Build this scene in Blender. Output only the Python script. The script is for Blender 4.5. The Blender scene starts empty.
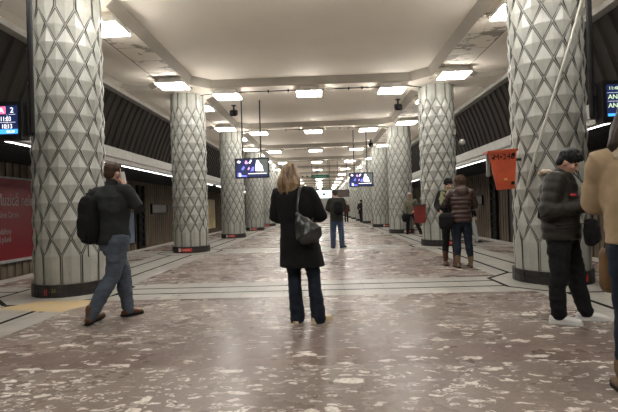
import bpy, bmesh, math, random
from mathutils import Vector, Matrix, noise
random.seed(4)
C = bpy.context.scene.collection
PI = math.pi
V = Vector

# ------------------------------------------------------------------ basics
WORK = bpy.data.scenes.new('work')      # empty scene in which single shapes are evaluated, removed at the end
def evaluated_mesh(ob):
    WORK.collection.objects.link(ob)
    vl = WORK.view_layers[0]; vl.update()
    me = bpy.data.meshes.new_from_object(ob.evaluated_get(vl.depsgraph))
    bpy.data.objects.remove(ob)
    return me
def link(o, parent=None):
    C.objects.link(o)
    if parent is not None: o.parent = parent
    return o

def meshobj(name, bm, mats, parent=None, smooth=False):
    me = bpy.data.meshes.new(name)
    bmesh.ops.recalc_face_normals(bm, faces=bm.faces[:])
    bm.to_mesh(me); bm.free()
    if not isinstance(mats, (list, tuple)): mats = [mats]
    for m in mats: me.materials.append(m)
    if smooth:
        for p in me.polygons: p.use_smooth = True
    return link(bpy.data.objects.new(name, me), parent)

def tag(o, label=None, cat=None, group=None, kind=None):
    if label: o['label'] = label
    if cat: o['category'] = cat
    if group: o['group'] = group
    if kind: o['kind'] = kind
    return o

def thing(name, label, cat, loc=(0, 0, 0), rz=0, group=None):
    o = bpy.data.objects.new(name, None)
    o.empty_display_size = .1
    link(o); o.location = loc; o.rotation_euler = (0, 0, rz)
    return tag(o, label, cat, group)

def copy_tree(o, parent=None):
    c = o.copy(); C.objects.link(c)
    if parent is not None: c.parent = parent
    for ch in [x for x in bpy.data.objects if x.parent == o]:
        copy_tree(ch, c)
    return c

def box(bm, x0, x1, y0, y1, z0, z1, M=None, mi=0):
    vs = [bm.verts.new(V((x, y, z)) if M is None else M @ V((x, y, z))) for x in (x0, x1) for y in (y0, y1) for z in (z0, z1)]
    for f in ((0, 1, 3, 2), (4, 6, 7, 5), (0, 4, 5, 1), (2, 3, 7, 6), (0, 2, 6, 4), (1, 5, 7, 3)):
        bm.faces.new([vs[i] for i in f]).material_index = mi
    return bm

def nb(): return bmesh.new()

def face(bm, pts, mi=0):
    f = bm.faces.new([bm.verts.new(p) for p in pts]); f.material_index = mi
    return f

def tube(bm, pts, radii, seg=12, ref=None, cap=True, ripple=None, power=2.0, step=None):
    """closed loft along a polyline; radii one number or (a, b) per point"""
    pts = [V(p) for p in pts]
    radii = [(r, r) if not isinstance(r, (tuple, list)) else r for r in radii]
    if step:
        P, R, acc = [], [], 0
        for i in range(len(pts) - 1):
            L = (pts[i + 1] - pts[i]).length; n = max(1, int(L / step))
            for k in range(n):
                t = k / n
                P.append(pts[i].lerp(pts[i + 1], t))
                rip = 0
                if ripple: rip = ripple[0] * (abs(math.sin(PI * (acc + L * t) / ripple[1])) - .6)
                R.append((radii[i][0] * (1 - t) + radii[i + 1][0] * t + rip, radii[i][1] * (1 - t) + radii[i + 1][1] * t + rip))
            acc += L
        P.append(pts[-1]); R.append(radii[-1]); pts, radii = P, R
    n = len(pts); rings = []
    side_prev = None
    def ring(c, side, up, a, b):
        out = []
        for k in range(seg):
            th = 2 * PI * k / seg; cs, sn = math.cos(th), math.sin(th)
            e = 2 / power
            out.append(bm.verts.new(c + side * (a * math.copysign(abs(cs) ** e, cs)) + up * (b * math.copysign(abs(sn) ** e, sn))))
        return out
    frames = []
    for i in range(n):
        t = (pts[min(i + 1, n - 1)] - pts[max(i - 1, 0)]).normalized()
        r = V(ref) if ref is not None else (side_prev if side_prev is not None else (V((1, 0, 0)) if abs(t.x) < .9 else V((0, 1, 0))))
        side = (r - t * r.dot(t))
        if side.length < 1e-4: side = t.orthogonal()
        side.normalize(); side_prev = side
        frames.append((t, side, t.cross(side)))
    def capring(i, sgn):
        t, s, u = frames[i]; a, b = radii[i]; m = min(a, b)
        return [ring(pts[i] + t * sgn * m * .55, s, u, a * .83, b * .83), ring(pts[i] + t * sgn * m * .9, s, u, a * .42, b * .42)]
    if cap: 
        c0 = capring(0, -1); rings += [c0[1], c0[0]]
    for i in range(n): rings.append(ring(pts[i], frames[i][1], frames[i][2], *radii[i]))
    if cap: rings += capring(n - 1, 1)
    for i in range(len(rings) - 1):
        A, B = rings[i], rings[i + 1]
        for k in range(seg): bm.faces.new([A[k], A[(k + 1) % seg], B[(k + 1) % seg], B[k]])
    bm.faces.new(list(reversed(rings[0]))); bm.faces.new(rings[-1])
    return bm

def ell(bm, c, r, rot=None, seg=16):
    M = Matrix.Translation(V(c)) @ (rot.to_4x4() if rot is not None else Matrix.Identity(4)) @ Matrix.Diagonal((r[0], r[1], r[2], 1))
    bmesh.ops.create_uvsphere(bm, u_segments=seg, v_segments=max(6, seg // 2 + 2), radius=1, matrix=M)
    return bm

def rbox(bm, c, half, rot=None, p=4.0, seg=20):
    """super-ellipsoid: a softly rounded box"""
    R = rot if rot is not None else Matrix.Identity(3)
    def sp(x, e): return math.copysign(abs(x) ** e, x)
    e = 2 / p; rows = []
    for i in range(seg // 2 + 1):
        ph = -PI / 2 + PI * i / (seg // 2); row = []
        for j in range(seg):
            th = 2 * PI * j / seg
            q = V((half[0] * sp(math.cos(ph), e) * sp(math.cos(th), e), half[1] * sp(math.cos(ph), e) * sp(math.sin(th), e), half[2] * sp(math.sin(ph), e)))
            row.append(q)
        rows.append(row)
    vs = [[bm.verts.new(V(c) + R @ q) for q in row] for row in rows[1:-1]]
    b = bm.verts.new(V(c) + R @ rows[0][0]); t = bm.verts.new(V(c) + R @ rows[-1][0])
    for i in range(len(vs) - 1):
        for j in range(seg): bm.faces.new([vs[i][j], vs[i][(j + 1) % seg], vs[i + 1][(j + 1) % seg], vs[i + 1][j]])
    for j in range(seg):
        bm.faces.new([b, vs[0][(j + 1) % seg], vs[0][j]]); bm.faces.new([t, vs[-1][j], vs[-1][(j + 1) % seg]])
    return bm

LEAN = [0, 0]
def solid(name, bm, mat, parent=None, voxel=.012, smooth=4, amp=0, ns=8.0, stretch=(1, 1, 1), S=1.0, M=None):
    """fuse every closed shape of bm into one continuous surface"""
    if M is not None: bmesh.ops.transform(bm, matrix=M, verts=bm.verts[:])
    if S != 1.0: bmesh.ops.scale(bm, vec=(S, S, S), verts=bm.verts[:])
    if LEAN[0] or LEAN[1]:
        for v in bm.verts:
            k = max(0, v.co.z - .1); v.co.x += LEAN[0] * k; v.co.y += LEAN[1] * k
    me = bpy.data.meshes.new('tmp'); bmesh.ops.recalc_face_normals(bm, faces=bm.faces[:]); bm.to_mesh(me); bm.free()
    ob = bpy.data.objects.new('tmp', me)
    m = ob.modifiers.new('r', 'REMESH'); m.mode = 'VOXEL'; m.voxel_size = voxel; m.use_smooth_shade = True
    s = ob.modifiers.new('s', 'SMOOTH'); s.factor = .5; s.iterations = smooth
    out = evaluated_mesh(ob); bpy.data.meshes.remove(me)
    if amp:
        nv = len(out.vertices); co = [0.0] * (3 * nv); no = [0.0] * (3 * nv)
        out.vertices.foreach_get('co', co); out.vertices.foreach_get('normal', no)
        for i in range(0, 3 * nv, 3):
            q = V((co[i] * stretch[0], co[i + 1] * stretch[1], co[i + 2] * stretch[2])) * ns
            d = amp * (noise.noise(q) + .5 * noise.noise(q * 2.1))
            co[i] += no[i] * d; co[i + 1] += no[i + 1] * d; co[i + 2] += no[i + 2] * d
        out.vertices.foreach_set('co', co); out.update()
    out.materials.clear(); out.materials.append(mat); out.name = name
    for p in out.polygons: p.use_smooth = True
    return link(bpy.data.objects.new(name, out), parent)

def text(name, body, size, mat, M, parent=None, depth=.002, align='LEFT', bold=0.0):
    cu = bpy.data.curves.new('t', 'FONT'); cu.body = body; cu.size = size; cu.extrude = depth; cu.align_x = align; cu.offset = bold
    me = evaluated_mesh(bpy.data.objects.new('t', cu))
    me.transform(M); me.materials.clear(); me.materials.append(mat); me.name = name
    return link(bpy.data.objects.new(name, me), parent)

# ------------------------------------------------------------------ materials
class NT:
    def __init__(s, name):
        s.m = bpy.data.materials.new(name); s.m.use_nodes = True
        s.t = s.m.node_tree; s.b = s.t.nodes['Principled BSDF']
        s.pos = None
    def n(s, typ, **kw):
        nd = s.t.nodes.new(typ)
        for k, v in kw.items():
            if k.startswith('_'): setattr(nd, k[1:], v)
        return nd
    def l(s, a, b): s.t.links.new(a, b)
    def inp(s, nd, key, val):
        if isinstance(val, bpy.types.NodeSocket): s.l(val, nd.inputs[key])
        else: nd.inputs[key].default_value = val
    def P(s):
        if s.pos is None: s.pos = s.n('ShaderNodeTexCoord').outputs['Object']
        return s.pos
    def mapv(s, scale, vec=None):
        m = s.n('ShaderNodeMapping'); s.inp(m, 'Vector', vec or s.P()); m.inputs['Scale'].default_value = scale
        return m.outputs[0]
    def math(s, op, a, b=0.0, c=None, clamp=False):
        m = s.n('ShaderNodeMath', _operation=op); m.use_clamp = clamp
        s.inp(m, 0, a); s.inp(m, 1, b)
        if c is not None: s.inp(m, 2, c)
        return m.outputs[0]
    def noise(s, scale, detail=3, rough=.55, vec=None, out=0):
        m = s.n('ShaderNodeTexNoise'); s.inp(m, 'Vector', vec or s.P()); m.inputs['Scale'].default_value = scale
        m.inputs['Detail'].default_value = detail; m.inputs['Roughness'].default_value = rough
        return m.outputs[out]
    def mr(s, v, a, b, c=0.0, d=1.0):
        m = s.n('ShaderNodeMapRange'); s.inp(m, 'Value', v); s.inp(m, 'From Min', a); s.inp(m, 'From Max', b)
        s.inp(m, 'To Min', c); s.inp(m, 'To Max', d)
        return m.outputs[0]
    def mix(s, f, a, b):
        m = s.n('ShaderNodeMix', _data_type='RGBA'); s.inp(m, 0, f)
        for k, v in ((6, a), (7, b)):
            if isinstance(v, bpy.types.NodeSocket): s.l(v, m.inputs[k])
            else: m.inputs[k].default_value = (*v, 1) if len(v) == 3 else v
        return m.outputs[2]
    def bump(s, h, strength=.3, dist=.01):
        m = s.n('ShaderNodeBump'); m.inputs['Strength'].default_value = strength; m.inputs['Distance'].default_value = dist
        s.l(h, m.inputs['Height']); s.l(m.outputs[0], s.b.inputs['Normal'])
    def done(s, col=None, rough=.5, metal=0.0, spec=.5):
        if col is not None:
            if isinstance(col, bpy.types.NodeSocket): s.l(col, s.b.inputs['Base Color'])
            else: s.b.inputs['Base Color'].default_value = (*col, 1)
        s.inp(s.b, 'Roughness', rough); s.inp(s.b, 'Metallic', metal); s.inp(s.b, 'Specular IOR Level', spec)
        return s.m

def cloth(name, col, var=.3, scale=25, rough=.85, bump=.25, spec=.25):
    t = NT(name); n1 = t.noise(scale, 4); n2 = t.noise(scale * .2, 2)
    f = t.math('ADD', t.math('MULTIPLY', n1, .5), t.math('MULTIPLY', n2, .5))
    c = t.mix(t.mr(f, .3, .7), tuple(x * (1 - var) for x in col), tuple(min(1, x * (1 + var)) for x in col))
    t.bump(t.noise(scale * 3, 2), bump, .004)
    return t.done(c, rough, 0, spec)

def plain(name, col, rough=.5, metal=0, spec=.5, var=.12, scale=6):
    t = NT(name)
    c = t.mix(t.mr(t.noise(scale, 4), .3, .7), tuple(x * (1 - var) for x in col), tuple(min(1, x * (1 + var)) for x in col))
    return t.done(c, rough, metal, spec)

def emis(name, col, st):
    t = NT(name)
    t.done(tuple(min(1, x) * .04 for x in col), .5, 0, .1)
    t.b.inputs['Emission Color'].default_value = (*col, 1); t.b.inputs['Emission Strength'].default_value = st
    return t.m

def marble():
    t = NT('red_marble')
    sep = t.n('ShaderNodeSeparateXYZ'); t.l(t.P(), sep.inputs[0])
    iy = t.math('FLOOR', t.math('DIVIDE', sep.outputs[1], .42))
    ix = t.math('FLOOR', t.math('ADD', t.math('DIVIDE', sep.outputs[0], .95), t.math('MULTIPLY', iy, .37)))
    cb = t.n('ShaderNodeCombineXYZ'); t.l(ix, cb.inputs[0]); t.l(iy, cb.inputs[1])
    wn = t.n('ShaderNodeTexWhiteNoise', _noise_dimensions='3D'); t.l(cb.outputs[0], wn.inputs['Vector'])
    cbr = t.n('ShaderNodeCombineXYZ'); t.l(iy, cbr.inputs[1])
    wr = t.n('ShaderNodeTexWhiteNoise', _noise_dimensions='3D'); t.l(cbr.outputs[0], wr.inputs['Vector'])
    off = t.n('ShaderNodeVectorMath', _operation='MULTIPLY_ADD'); t.l(wn.outputs['Color'], off.inputs[0]); off.inputs[1].default_value = (9, 9, 9); t.l(t.P(), off.inputs[2])
    # warp
    wp = t.n('ShaderNodeVectorMath', _operation='MULTIPLY_ADD')
    t.l(t.noise(7, 3, .6, off.outputs[0], 1), wp.inputs[0]); wp.inputs[1].default_value = (.14, .14, .14); t.l(off.outputs[0], wp.inputs[2])
    q = t.mapv((.45, 1.15, 1), wp.outputs[0])
    va = t.n('ShaderNodeTexVoronoi'); t.l(q, va.inputs['Vector']); va.inputs['Scale'].default_value = 8.5
    vb = t.n('ShaderNodeTexVoronoi'); t.l(q, vb.inputs['Vector']); vb.inputs['Scale'].default_value = 17
    big = t.noise(1.6, 3, .6, off.outputs[0])
    sa = t.n('ShaderNodeSeparateColor'); t.l(va.outputs['Color'], sa.inputs[0])
    sb = t.n('ShaderNodeSeparateColor'); t.l(vb.outputs['Color'], sb.inputs[0])
    # solid pale clasts: only in some cells
    thr = t.math('MULTIPLY', t.mr(sa.outputs[0], .6, .95), .45)
    clast = t.mr(t.math('SUBTRACT', thr, va.outputs['Distance']), 0, .05)
    # small broken shells, dense where the slab and low noise say so
    slab = t.math('ADD', t.math('MULTIPLY', wr.outputs['Value'], .8), t.math('MULTIPLY', wn.outputs['Value'], .2))
    dens = t.math('MULTIPLY', t.mr(slab, .38, .6), t.mr(big, .36, .50))
    ring = t.mr(t.math('ABSOLUTE', t.math('SUBTRACT', vb.outputs['Distance'], .32)), .0, .11, 1, 0)
    small = t.math('MULTIPLY', ring, t.math('MULTIPLY', dens, t.mr(sb.outputs[1], .1, .5)))
    few = t.math('MULTIPLY', t.mr(t.math('SUBTRACT', t.math('MULTIPLY', t.mr(sb.outputs[0], .6, .9), .4), vb.outputs['Distance']), 0, .06), .8)
    pale = t.math('MAXIMUM', t.math('MULTIPLY', clast, .85), t.math('MAXIMUM', t.math('MULTIPLY', small, .95), few))
    fine = t.noise(30, 5, .7, off.outputs[0])
    pale = t.math('MULTIPLY', pale, t.mr(fine, .3, .55, .35, 1))
    b1 = t.mix(t.mr(t.noise(3.2, 5, .65, off.outputs[0]), .3, .7), (.098, .066, .055), (.185, .134, .112))
    b2 = t.mix(t.mr(wr.outputs['Value'], .3, .7, 0, .75), b1, (.175, .14, .118))
    b3 = t.mix(t.mr(fine, .35, .75, 0, .4), b2, (.32, .27, .235))
    col = t.mix(pale, b3, (.74, .68, .61))
    # slab joints
    fy = t.math('FRACT', t.math('DIVIDE', sep.outputs[1], .42))
    joint = t.mr(fy, .0, .018, 1, 0)
    col = t.mix(t.math('MULTIPLY', joint, .35), col, (.12, .09, .08))
    t.bump(t.noise(2.5, 2), .04, .01)
    rg = t.mr(t.noise(1.2, 4, .6), .3, .7, .20, .36)
    return t.done(col, rg, 0, .11)

def tiles(name, c1, c2, w=.3, h=.3, mortar=(.2, .19, .17), rough=.3, ms=.006):
    t = NT(name)
    br = t.n('ShaderNodeTexBrick'); t.l(t.P(), br.inputs['Vector'])
    br.offset = 0; br.inputs['Scale'].default_value = 1; br.inputs['Brick Width'].default_value = w; br.inputs['Row Height'].default_value = h
    br.inputs['Mortar Size'].default_value = ms; br.inputs['Color1'].default_value = (*c1, 1); br.inputs['Color2'].default_value = (*c2, 1); br.inputs['Mortar'].default_value = (*mortar, 1)
    c = t.mix(t.mr(t.noise(2.5, 5, .6), .35, .75, 0, .45), br.outputs[0], tuple(x * .62 for x in c1))
    c = t.mix(t.mr(t.noise(60, 3, .7), .4, .8, 0, .3), c, tuple(x * .5 for x in c1))
    return t.done(c, t.mr(t.noise(1.5, 3), .3, .7, rough * .9, rough * 1.4), 0, .25)

M_marble = marble()
M_pale = tiles('pale_terrazzo', (.42, .40, .355), (.36, .345, .31))
M_dark = plain('dark_inlay', (.022, .021, .02), .9, 0, .0)
M_edge = tiles('edge_stone', (.42, .40, .36), (.36, .34, .31), .6, .45)

def ceilmat():
    t = NT('ceiling_paint')
    c = t.mix(t.mr(t.noise(.5, 5, .6), .3, .7), (.74, .68, .59), (.82, .76, .67))
    c = t.mix(t.mr(t.noise(1.8, 6, .7, t.mapv((1, .25, 1))), .62, .78, 0, .35), c, (.56, .50, .42))
    return t.done(c, .75, 0, .3)
M_ceil = ceilmat()
def stripmat():
    t = NT('service_panel_paint')
    sep = t.n('ShaderNodeSeparateXYZ'); t.l(t.P(), sep.inputs[0])
    fr = t.math('FRACT', t.math('DIVIDE', sep.outputs[1], .83))
    seam = t.mr(fr, .0, .03, 1, 0)
    c = t.mix(t.mr(t.noise(.8, 5, .6), .3, .7), (.66, .60, .51), (.80, .74, .64))
    st = t.mr(t.noise(1.4, 5, .7, t.mapv((1, 1.6, 1))), .54, .57)
    c = t.mix(t.math('MULTIPLY', st, .8), c, (.22, .19, .15))
    c = t.mix(seam, c, (.06, .05, .045))
    return t.done(c, .75, 0, .3)
M_strip = stripmat()
M_bevel = plain('ceiling_edge_dark', (.36, .33, .28), .8, var=.05, scale=2)  # recess edges coloured darker than the flat ceiling for more outline
M_gap = plain('shadow_gap', (.03, .028, .025), .9)
def tilemat():
    t = NT('column_relief_tile')
    c = t.mix(t.mr(t.noise(3, 5, .65), .3, .7), (.27, .27, .24), (.37, .375, .335))
    c = t.mix(t.mr(t.noise(1.3, 4, .6), .55, .8, 0, .5), c, (.22, .215, .18))
    t.bump(t.noise(9, 3), .15, .01)
    return t.done(c, .42, 0, .5)
M_tile = tilemat()
M_fillet = plain('column_fillet', (.24, .24, .215), .45)
M_groove = plain('column_groove', (.05, .045, .04), .8)
def plinthmat():
    t = NT('plinth_stone')
    c = t.mix(t.mr(t.noise(5, 5, .7), .35, .7), (.015, .014, .014), (.045, .04, .038))
    return t.done(c, .4, 0, .25)
M_plinth = plinthmat()
def ribmat():
    t = NT('ribbed_cladding')
    c = t.mix(t.mr(t.noise(1.5, 6, .7, t.mapv((1, 2, .4))), .3, .7), (.008, .0065, .005), (.02, .016, .012))
    return t.done(c, .7, 0, .15)
M_rib = ribmat()
def wallmat():
    t = NT('trackside_cladding')
    n1 = t.noise(1.0, 5, .7, t.mapv((1, 5, .35))); n2 = t.noise(1.2, 4, .6, t.mapv((1, 22, .15)))
    c = t.mix(t.mr(n1, .3, .7), (.12, .088, .06), (.27, .21, .15))
    c = t.mix(t.mr(n2, .35, .65, 0, .6), c, (.085, .063, .043))
    return t.done(c, .55, 0, .4)
M_wall = wallmat()
M_white = plain('beam_paint', (.33, .32, .29), .6)
M_black = plain('black_metal', (.004, .004, .004), .5, 0, .2)
M_darkmetal = plain('dark_metal', (.016, .016, .016), .5, .2, .3)
M_housing = plain('lamp_housing', (.50, .47, .42), .5)
M_lamp = emis('lamp_diffuser', (1, .97, .93), 5)
M_lampside = emis('added_side_glow', (1, .95, .88), 32)  # glow added on the diffuser edges to brighten the ceiling
M_track = plain('track_ballast', (.05, .045, .04), .9)
M_darkceil = plain('track_ceiling', (.03, .027, .025), .8)

# ------------------------------------------------------------------ layout constants
H = 4.8
XL, XR = -4.07, 3.57
ROW0, SP = 6.85, 6.361
NROW = 12
def row(i): return ROW0 + SP * i
YB, YE = -9.0, row(NROW - 1) + 6.0
EL, ER = -6.32, 5.80           # platform edges

# ------------------------------------------------------------------ floor: one slab, inlay by cell
def cells_floor():
    xb = [EL, -5.92, -4.78, XL - .33, XL - .26, XL + .28, XL + .35, XL + .77, XR - .68, XR - .37, XR - .30, XR + .23, XR + .30, 4.28, 5.40, ER]
    yb = [YB]
    ys = []
    for i in range(-2, NROW + 1):
        c = row(i) - .19
        ys += [(c - .645, c - .255, 'p'), (c - .255, c - .19, 'd'), (c - .19, c + .19, 'p'), (c + .19, c + .255, 'd'), (c + .255, c + .62, 'p')]
    segs = []; y = YB
    for a, b, k in ys:
        if a < YB: continue
        if b > YE: break
        if a > y + 1e-6: segs.append((y, a, 'm'))
        segs.append((a, b, k)); y = b
    segs.append((y, YE, 'm'))
    bm = nb()
    for j, (y0, y1, k) in enumerate(segs):
        for i in range(len(xb) - 1):
            x0, x1 = xb[i], xb[i + 1]
            if i in (0, 14): mi = 3
            elif k == 'd': mi = 2 if (i not in (0, 14)) else 3
            elif i in (3, 5, 9, 11): mi = 2
            elif i in (2, 4, 6, 8, 10, 12): mi = 1
            elif k == 'p': mi = 1
            else: mi = 0
            face(bm, [(x0, y0, 0), (x1, y0, 0), (x1, y1, 0), (x0, y1, 0)], mi)
    bmesh.ops.remove_doubles(bm, verts=bm.verts[:], dist=1e-5)
    # octagonal inlay ring around every column, a plain stone field inside it
    for i in range(0, NROW):
        for X in (XL, XR):
            P = lambda r, z: [V((X + r * math.cos(PI / 8 + k * PI / 4), row(i) - .12 + r * math.sin(PI / 8 + k * PI / 4), z)) for k in range(8)]
            o, n_ = P(1.0, .0012), P(.93, .0012)
            for k in range(8): face(bm, [o[k], o[(k + 1) % 8], n_[(k + 1) % 8], n_[k]], 2)
            face(bm, P(.93, .0011), 1)
    # edge faces of the platform
    for X in (EL, ER): face(bm, [(X, YB, 0), (X, YE, 0), (X, YE, -1.2), (X, YB, -1.2)], 3)
    face(bm, [(EL, YB, -1.2), (ER, YB, -1.2), (ER, YE, -1.2), (EL, YE, -1.2)], 3)
    o = meshobj('floor', bm, [M_marble, M_pale, M_dark, M_edge]); tag(o, kind='structure')
cells_floor()

bm = nb()
box(bm, -10.4, EL, YB, YE, -1.3, -1.2); box(bm, ER, 9.9, YB, YE, -1.3, -1.2)
tag(meshobj('floor_trackbed', bm, M_track), kind='structure')

# ------------------------------------------------------------------ ceiling
def ceiling():
    bm = nb()
    RC, RS = 1, 2
    def hole(x0, x1, y0, y1, ch, d, ins):
        def oc(x0, x1, y0, y1, c, z): return [V(p) for p in ((x0 + c, y0, z), (x1 - c, y0, z), (x1, y0 + c, z), (x1, y1 - c, z), (x1 - c, y1, z), (x0 + c, y1, z), (x0, y1 - c, z), (x0, y0 + c, z))]
        A = oc(x0, x1, y0, y1, ch, H); B = oc(x0 + ins, x1 - ins, y0 + ins, y1 - ins, ch, H + d)
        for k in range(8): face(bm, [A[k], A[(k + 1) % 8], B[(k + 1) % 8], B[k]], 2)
        face(bm, B, 0)
        for cx, cy, a, b in ((x0, y0, 7, 0), (x1, y0, 1, 2), (x1, y1, 3, 4), (x0, y1, 5, 6)):
            face(bm, [A[a], A[b], V((cx, cy, H))], 0)
    for i in range(-3, NROW):
        ya, yb = row(i) - .02, row(i + 1) - .82
        if i == NROW - 1: yb = YE
        if i == -3: ya = YB; 
        if yb <= ya: continue
        hole(-3.62, 3.15, ya, yb, .45, .20, .14)
        hole(-5.60, -4.50, ya + .1, yb - .1, .3, .10, .1)
        hole(4.10, 5.20, ya + .1, yb - .1, .3, .10, .1)
        for x0, x1 in ((-5.60, -4.50), (4.10, 5.20)):
            face(bm, [(x0, ya, H), (x1, ya, H), (x1, ya + .1, H), (x0, ya + .1, H)], 0)
            face(bm, [(x0, yb - .1, H), (x1, yb - .1, H), (x1, yb, H), (x0, yb, H)], 0)
        for x0, x1, mi in ((-5.8, -5.60, 0), (-4.50, -4.35, 0), (-4.35, -4.33, 3), (-4.33, -3.62, 1), (3.15, 3.91, 1), (3.91, 3.93, 3), (3.93, 4.10, 0), (5.20, 5.4, 0)):
            face(bm, [(x0, ya, H), (x1, ya, H), (x1, yb, H), (x0, yb, H)], mi)
        if i + 1 < NROW:
            face(bm, [(-5.8, yb, H), (5.4, yb, H), (5.4, row(i + 1) - .02, H), (-5.8, row(i + 1) - .02, H)], 0)
    o = meshobj('ceiling', bm, [M_ceil, M_strip, M_bevel, M_gap]); tag(o, kind='structure')
    bm = nb(); box(bm, -5.9, 5.5, YB, YE, H + .24, H + .4); tag(meshobj('ceiling_slab', bm, M_ceil), kind='structure')
ceiling()

# ribbed coves, beams, track ceilings and walls on both sides
def side(sgn, name, xe, xt, xw):
    z0, z1 = 3.24, 4.82
    bm = nb(); y = YB; pts = []
    pitch = .38
    while y < YE:
        pts += [(y, 0), (y + pitch * .12, 1), (y + pitch * .5, 1), (y + pitch * .62, 0)]; y += pitch
    A = V((xe + sgn * .16, 0, z0)); B = V((xt + sgn * .05, 0, z1)); nrm = V((-sgn * (z1 - z0), 0, -abs(xt - xe))).normalized()
    va = []
    nseg = 3
    for yy, o in pts:
        col = []
        for k in range(nseg + 1):
            t = k / nseg
            p = A.lerp(B, t) + nrm * (-.04 * math.sin(PI * t)) + nrm * (.045 * o)
            col.append(bm.verts.new((p.x, yy, p.z)))
        va.append(col)
    for a, b in zip(va, va[1:]):
        for k in range(nseg): bm.faces.new([a[k], b[k], b[k + 1], a[k + 1]])
    tag(meshobj('wall_%s_cove' % name, bm, M_rib), kind='structure')
    bm = nb()
    x2 = xe + sgn * .30
    box(bm, min(xe, x2), max(xe, x2), YB, YE, 2.98, 3.28)
    x3 = xe + sgn * .05
    box(bm, min(x3, x2), max(x3, x2), YB, YE, 2.84, 2.98)
    xc = xt - sgn * .14
    xd = xt + sgn * .06; box(bm, min(xd, xc), max(xd, xc), YB, YE, 4.70, 4.80)
    tag(meshobj('trim_1' if sgn < 0 else 'trim_2', bm, M_white), kind='structure')
    # ceiling over the track with slats
    bm = nb(); box(bm, min(x2, xw), max(x2, xw), YB, YE, 3.12, 3.2)
    k = 0; x = x2 + sgn * .15
    while abs(x) < abs(xw) - .1:
        box(bm, x - .03, x + .03, YB, YE, 2.96, 3.12); x += sgn * .26
    tag(meshobj('ceiling_track_%s' % name, bm, M_darkceil), kind='structure')
    bm = nb(); xo = xw + sgn * .3
    box(bm, min(xw, xo), max(xw, xo), YB, YE, -1.3, 3.2)
    yy = YB
    while yy < YE:       # vertical battens and a recessed course
        box(bm, min(xw, xw - sgn * .05), max(xw, xw - sgn * .05), yy, yy + .07, -1.2, 3.12); yy += .34
    tag(meshobj('wall_%s' % name, bm, M_wall), kind='structure')
side(-1, 'left', EL, -5.78, -10.1)
side(1, 'right', ER, 5.36, 9.55)

bm = nb(); box(bm, -10.4, 9.85, YE, YE + .3, -1.3, 5.2)
M_end = plain('end_wall', (.42, .40, .36), .7)
tag(meshobj('wall_back', bm, M_end), kind='structure')
bm = nb(); box(bm, -10.4, 9.85, YB - .3, YB, -1.3, 5.2); tag(meshobj('wall_front', bm, M_end), kind='structure')

# ------------------------------------------------------------------ columns
def column_shaft():
    bm = nb(); N = 12; R = .492; z0, dz = .61, .27; nk = 15
    hw = PI / N
    def p(th, z, r): return V((r * math.cos(th), r * math.sin(th), z))
    # base cylinder (groove colour)
    seg = 48
    lo = [bm.verts.new(p(2 * PI * k / seg, .15, R)) for k in range(seg)]; hi = [bm.verts.new(p(2 * PI * k / seg, H, R)) for k in range(seg)]
    for k in range(seg): bm.faces.new([lo[k], lo[(k + 1) % seg], hi[(k + 1) % seg], hi[k]]).material_index = 1
    gx, gz = .15, .25         # inset fraction towards the groove
    for k in range(nk):
        zc = z0 + dz * k; off = 0 if k % 2 == 0 else hw
        for j in range(N):
            th = j * 2 * hw + off
            w = hw * (1 - gx); h = dz * (1 - gx)
            r0, rl, rc = R + .012, R + .034, R + .050
            L, Rr, Cc = p(th - w, zc, rl), p(th + w, zc, rl), p(th, zc, rc)
            Lb, Rb = p(th - w, zc, R), p(th + w, zc, R)
            def tri_up(top):
                s = 1 if top else -1
                T = p(th, zc + s * h, r0); Tb = p(th, zc + s * h, R - .002)
                face(bm, [L, Cc, T]); face(bm, [Cc, Rr, T]); face(bm, [L, T, Tb, Lb], 1); face(bm, [T, Rr, Rb, Tb], 1)
            def stave(top, z):
                L2, R2, C2 = p(th - w, z, r0 + .012), p(th + w, z, r0 + .012), p(th, z, r0 + .02)
                face(bm, [L, Cc, C2, L2]); face(bm, [Cc, Rr, R2, C2])
                face(bm, [L, L2, p(th - w, z, R), Lb], 1); face(bm, [Rr, R2, p(th + w, z, R), Rb], 1)
            if k == 0: tri_up(True); stave(False, .15)
            elif k == nk - 1: tri_up(False); stave(True, H)
            else: tri_up(True); tri_up(False)
    # raised fillets between the tiles, both diagonals
    fw = .0065
    def fillet(th1, z1, th2, z2):
        n = 2
        for a in range(n):
            ta, tb = a / n, (a + 1) / n
            A = (th1 + (th2 - th1) * ta, z1 + (z2 - z1) * ta); B = (th1 + (th2 - th1) * tb, z1 + (z2 - z1) * tb)
            d = V(((B[0] - A[0]) * R, B[1] - A[1])).normalized(); nx, nz = -d.y * fw, d.x * fw
            def q(t, s): return p(t[0] + s * nx / R, t[1] + s * nz, R + .020)
            face(bm, [q(A, -1), q(B, -1), q(B, 1), q(A, 1)], 2)
    for k in range(nk - 1):
        zc = z0 + dz * k; off = 0 if k % 2 == 0 else hw
        for j in range(N):
            th = j * 2 * hw + off
            fillet(th - hw, zc, th, zc + dz); fillet(th + hw, zc, th, zc + dz)
    for j in range(N):
        fillet(j * 2 * hw + hw, .15, j * 2 * hw + hw, z0)
        fillet(j * 2 * hw + hw, z0 + dz * (nk - 1), j * 2 * hw + hw, H)
    return bm
ORD = ['nearest', 'second', 'third', 'fourth', 'fifth', 'sixth', 'seventh', 'eighth', 'ninth', 'tenth', 'eleventh', 'twelfth']
def arc_patch(bm, r, a0, a1, z0, z1, mi=0, n=6, t=.004):
    for k in range(n):
        u, w = a0 + (a1 - a0) * k / n, a0 + (a1 - a0) * (k + 1) / n
        face(bm, [(r * math.cos(u), r * math.sin(u), z0), (r * math.cos(w), r * math.sin(w), z0), (r * math.cos(w), r * math.sin(w), z1), (r * math.cos(u), r * math.sin(u), z1)], mi)
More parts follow.
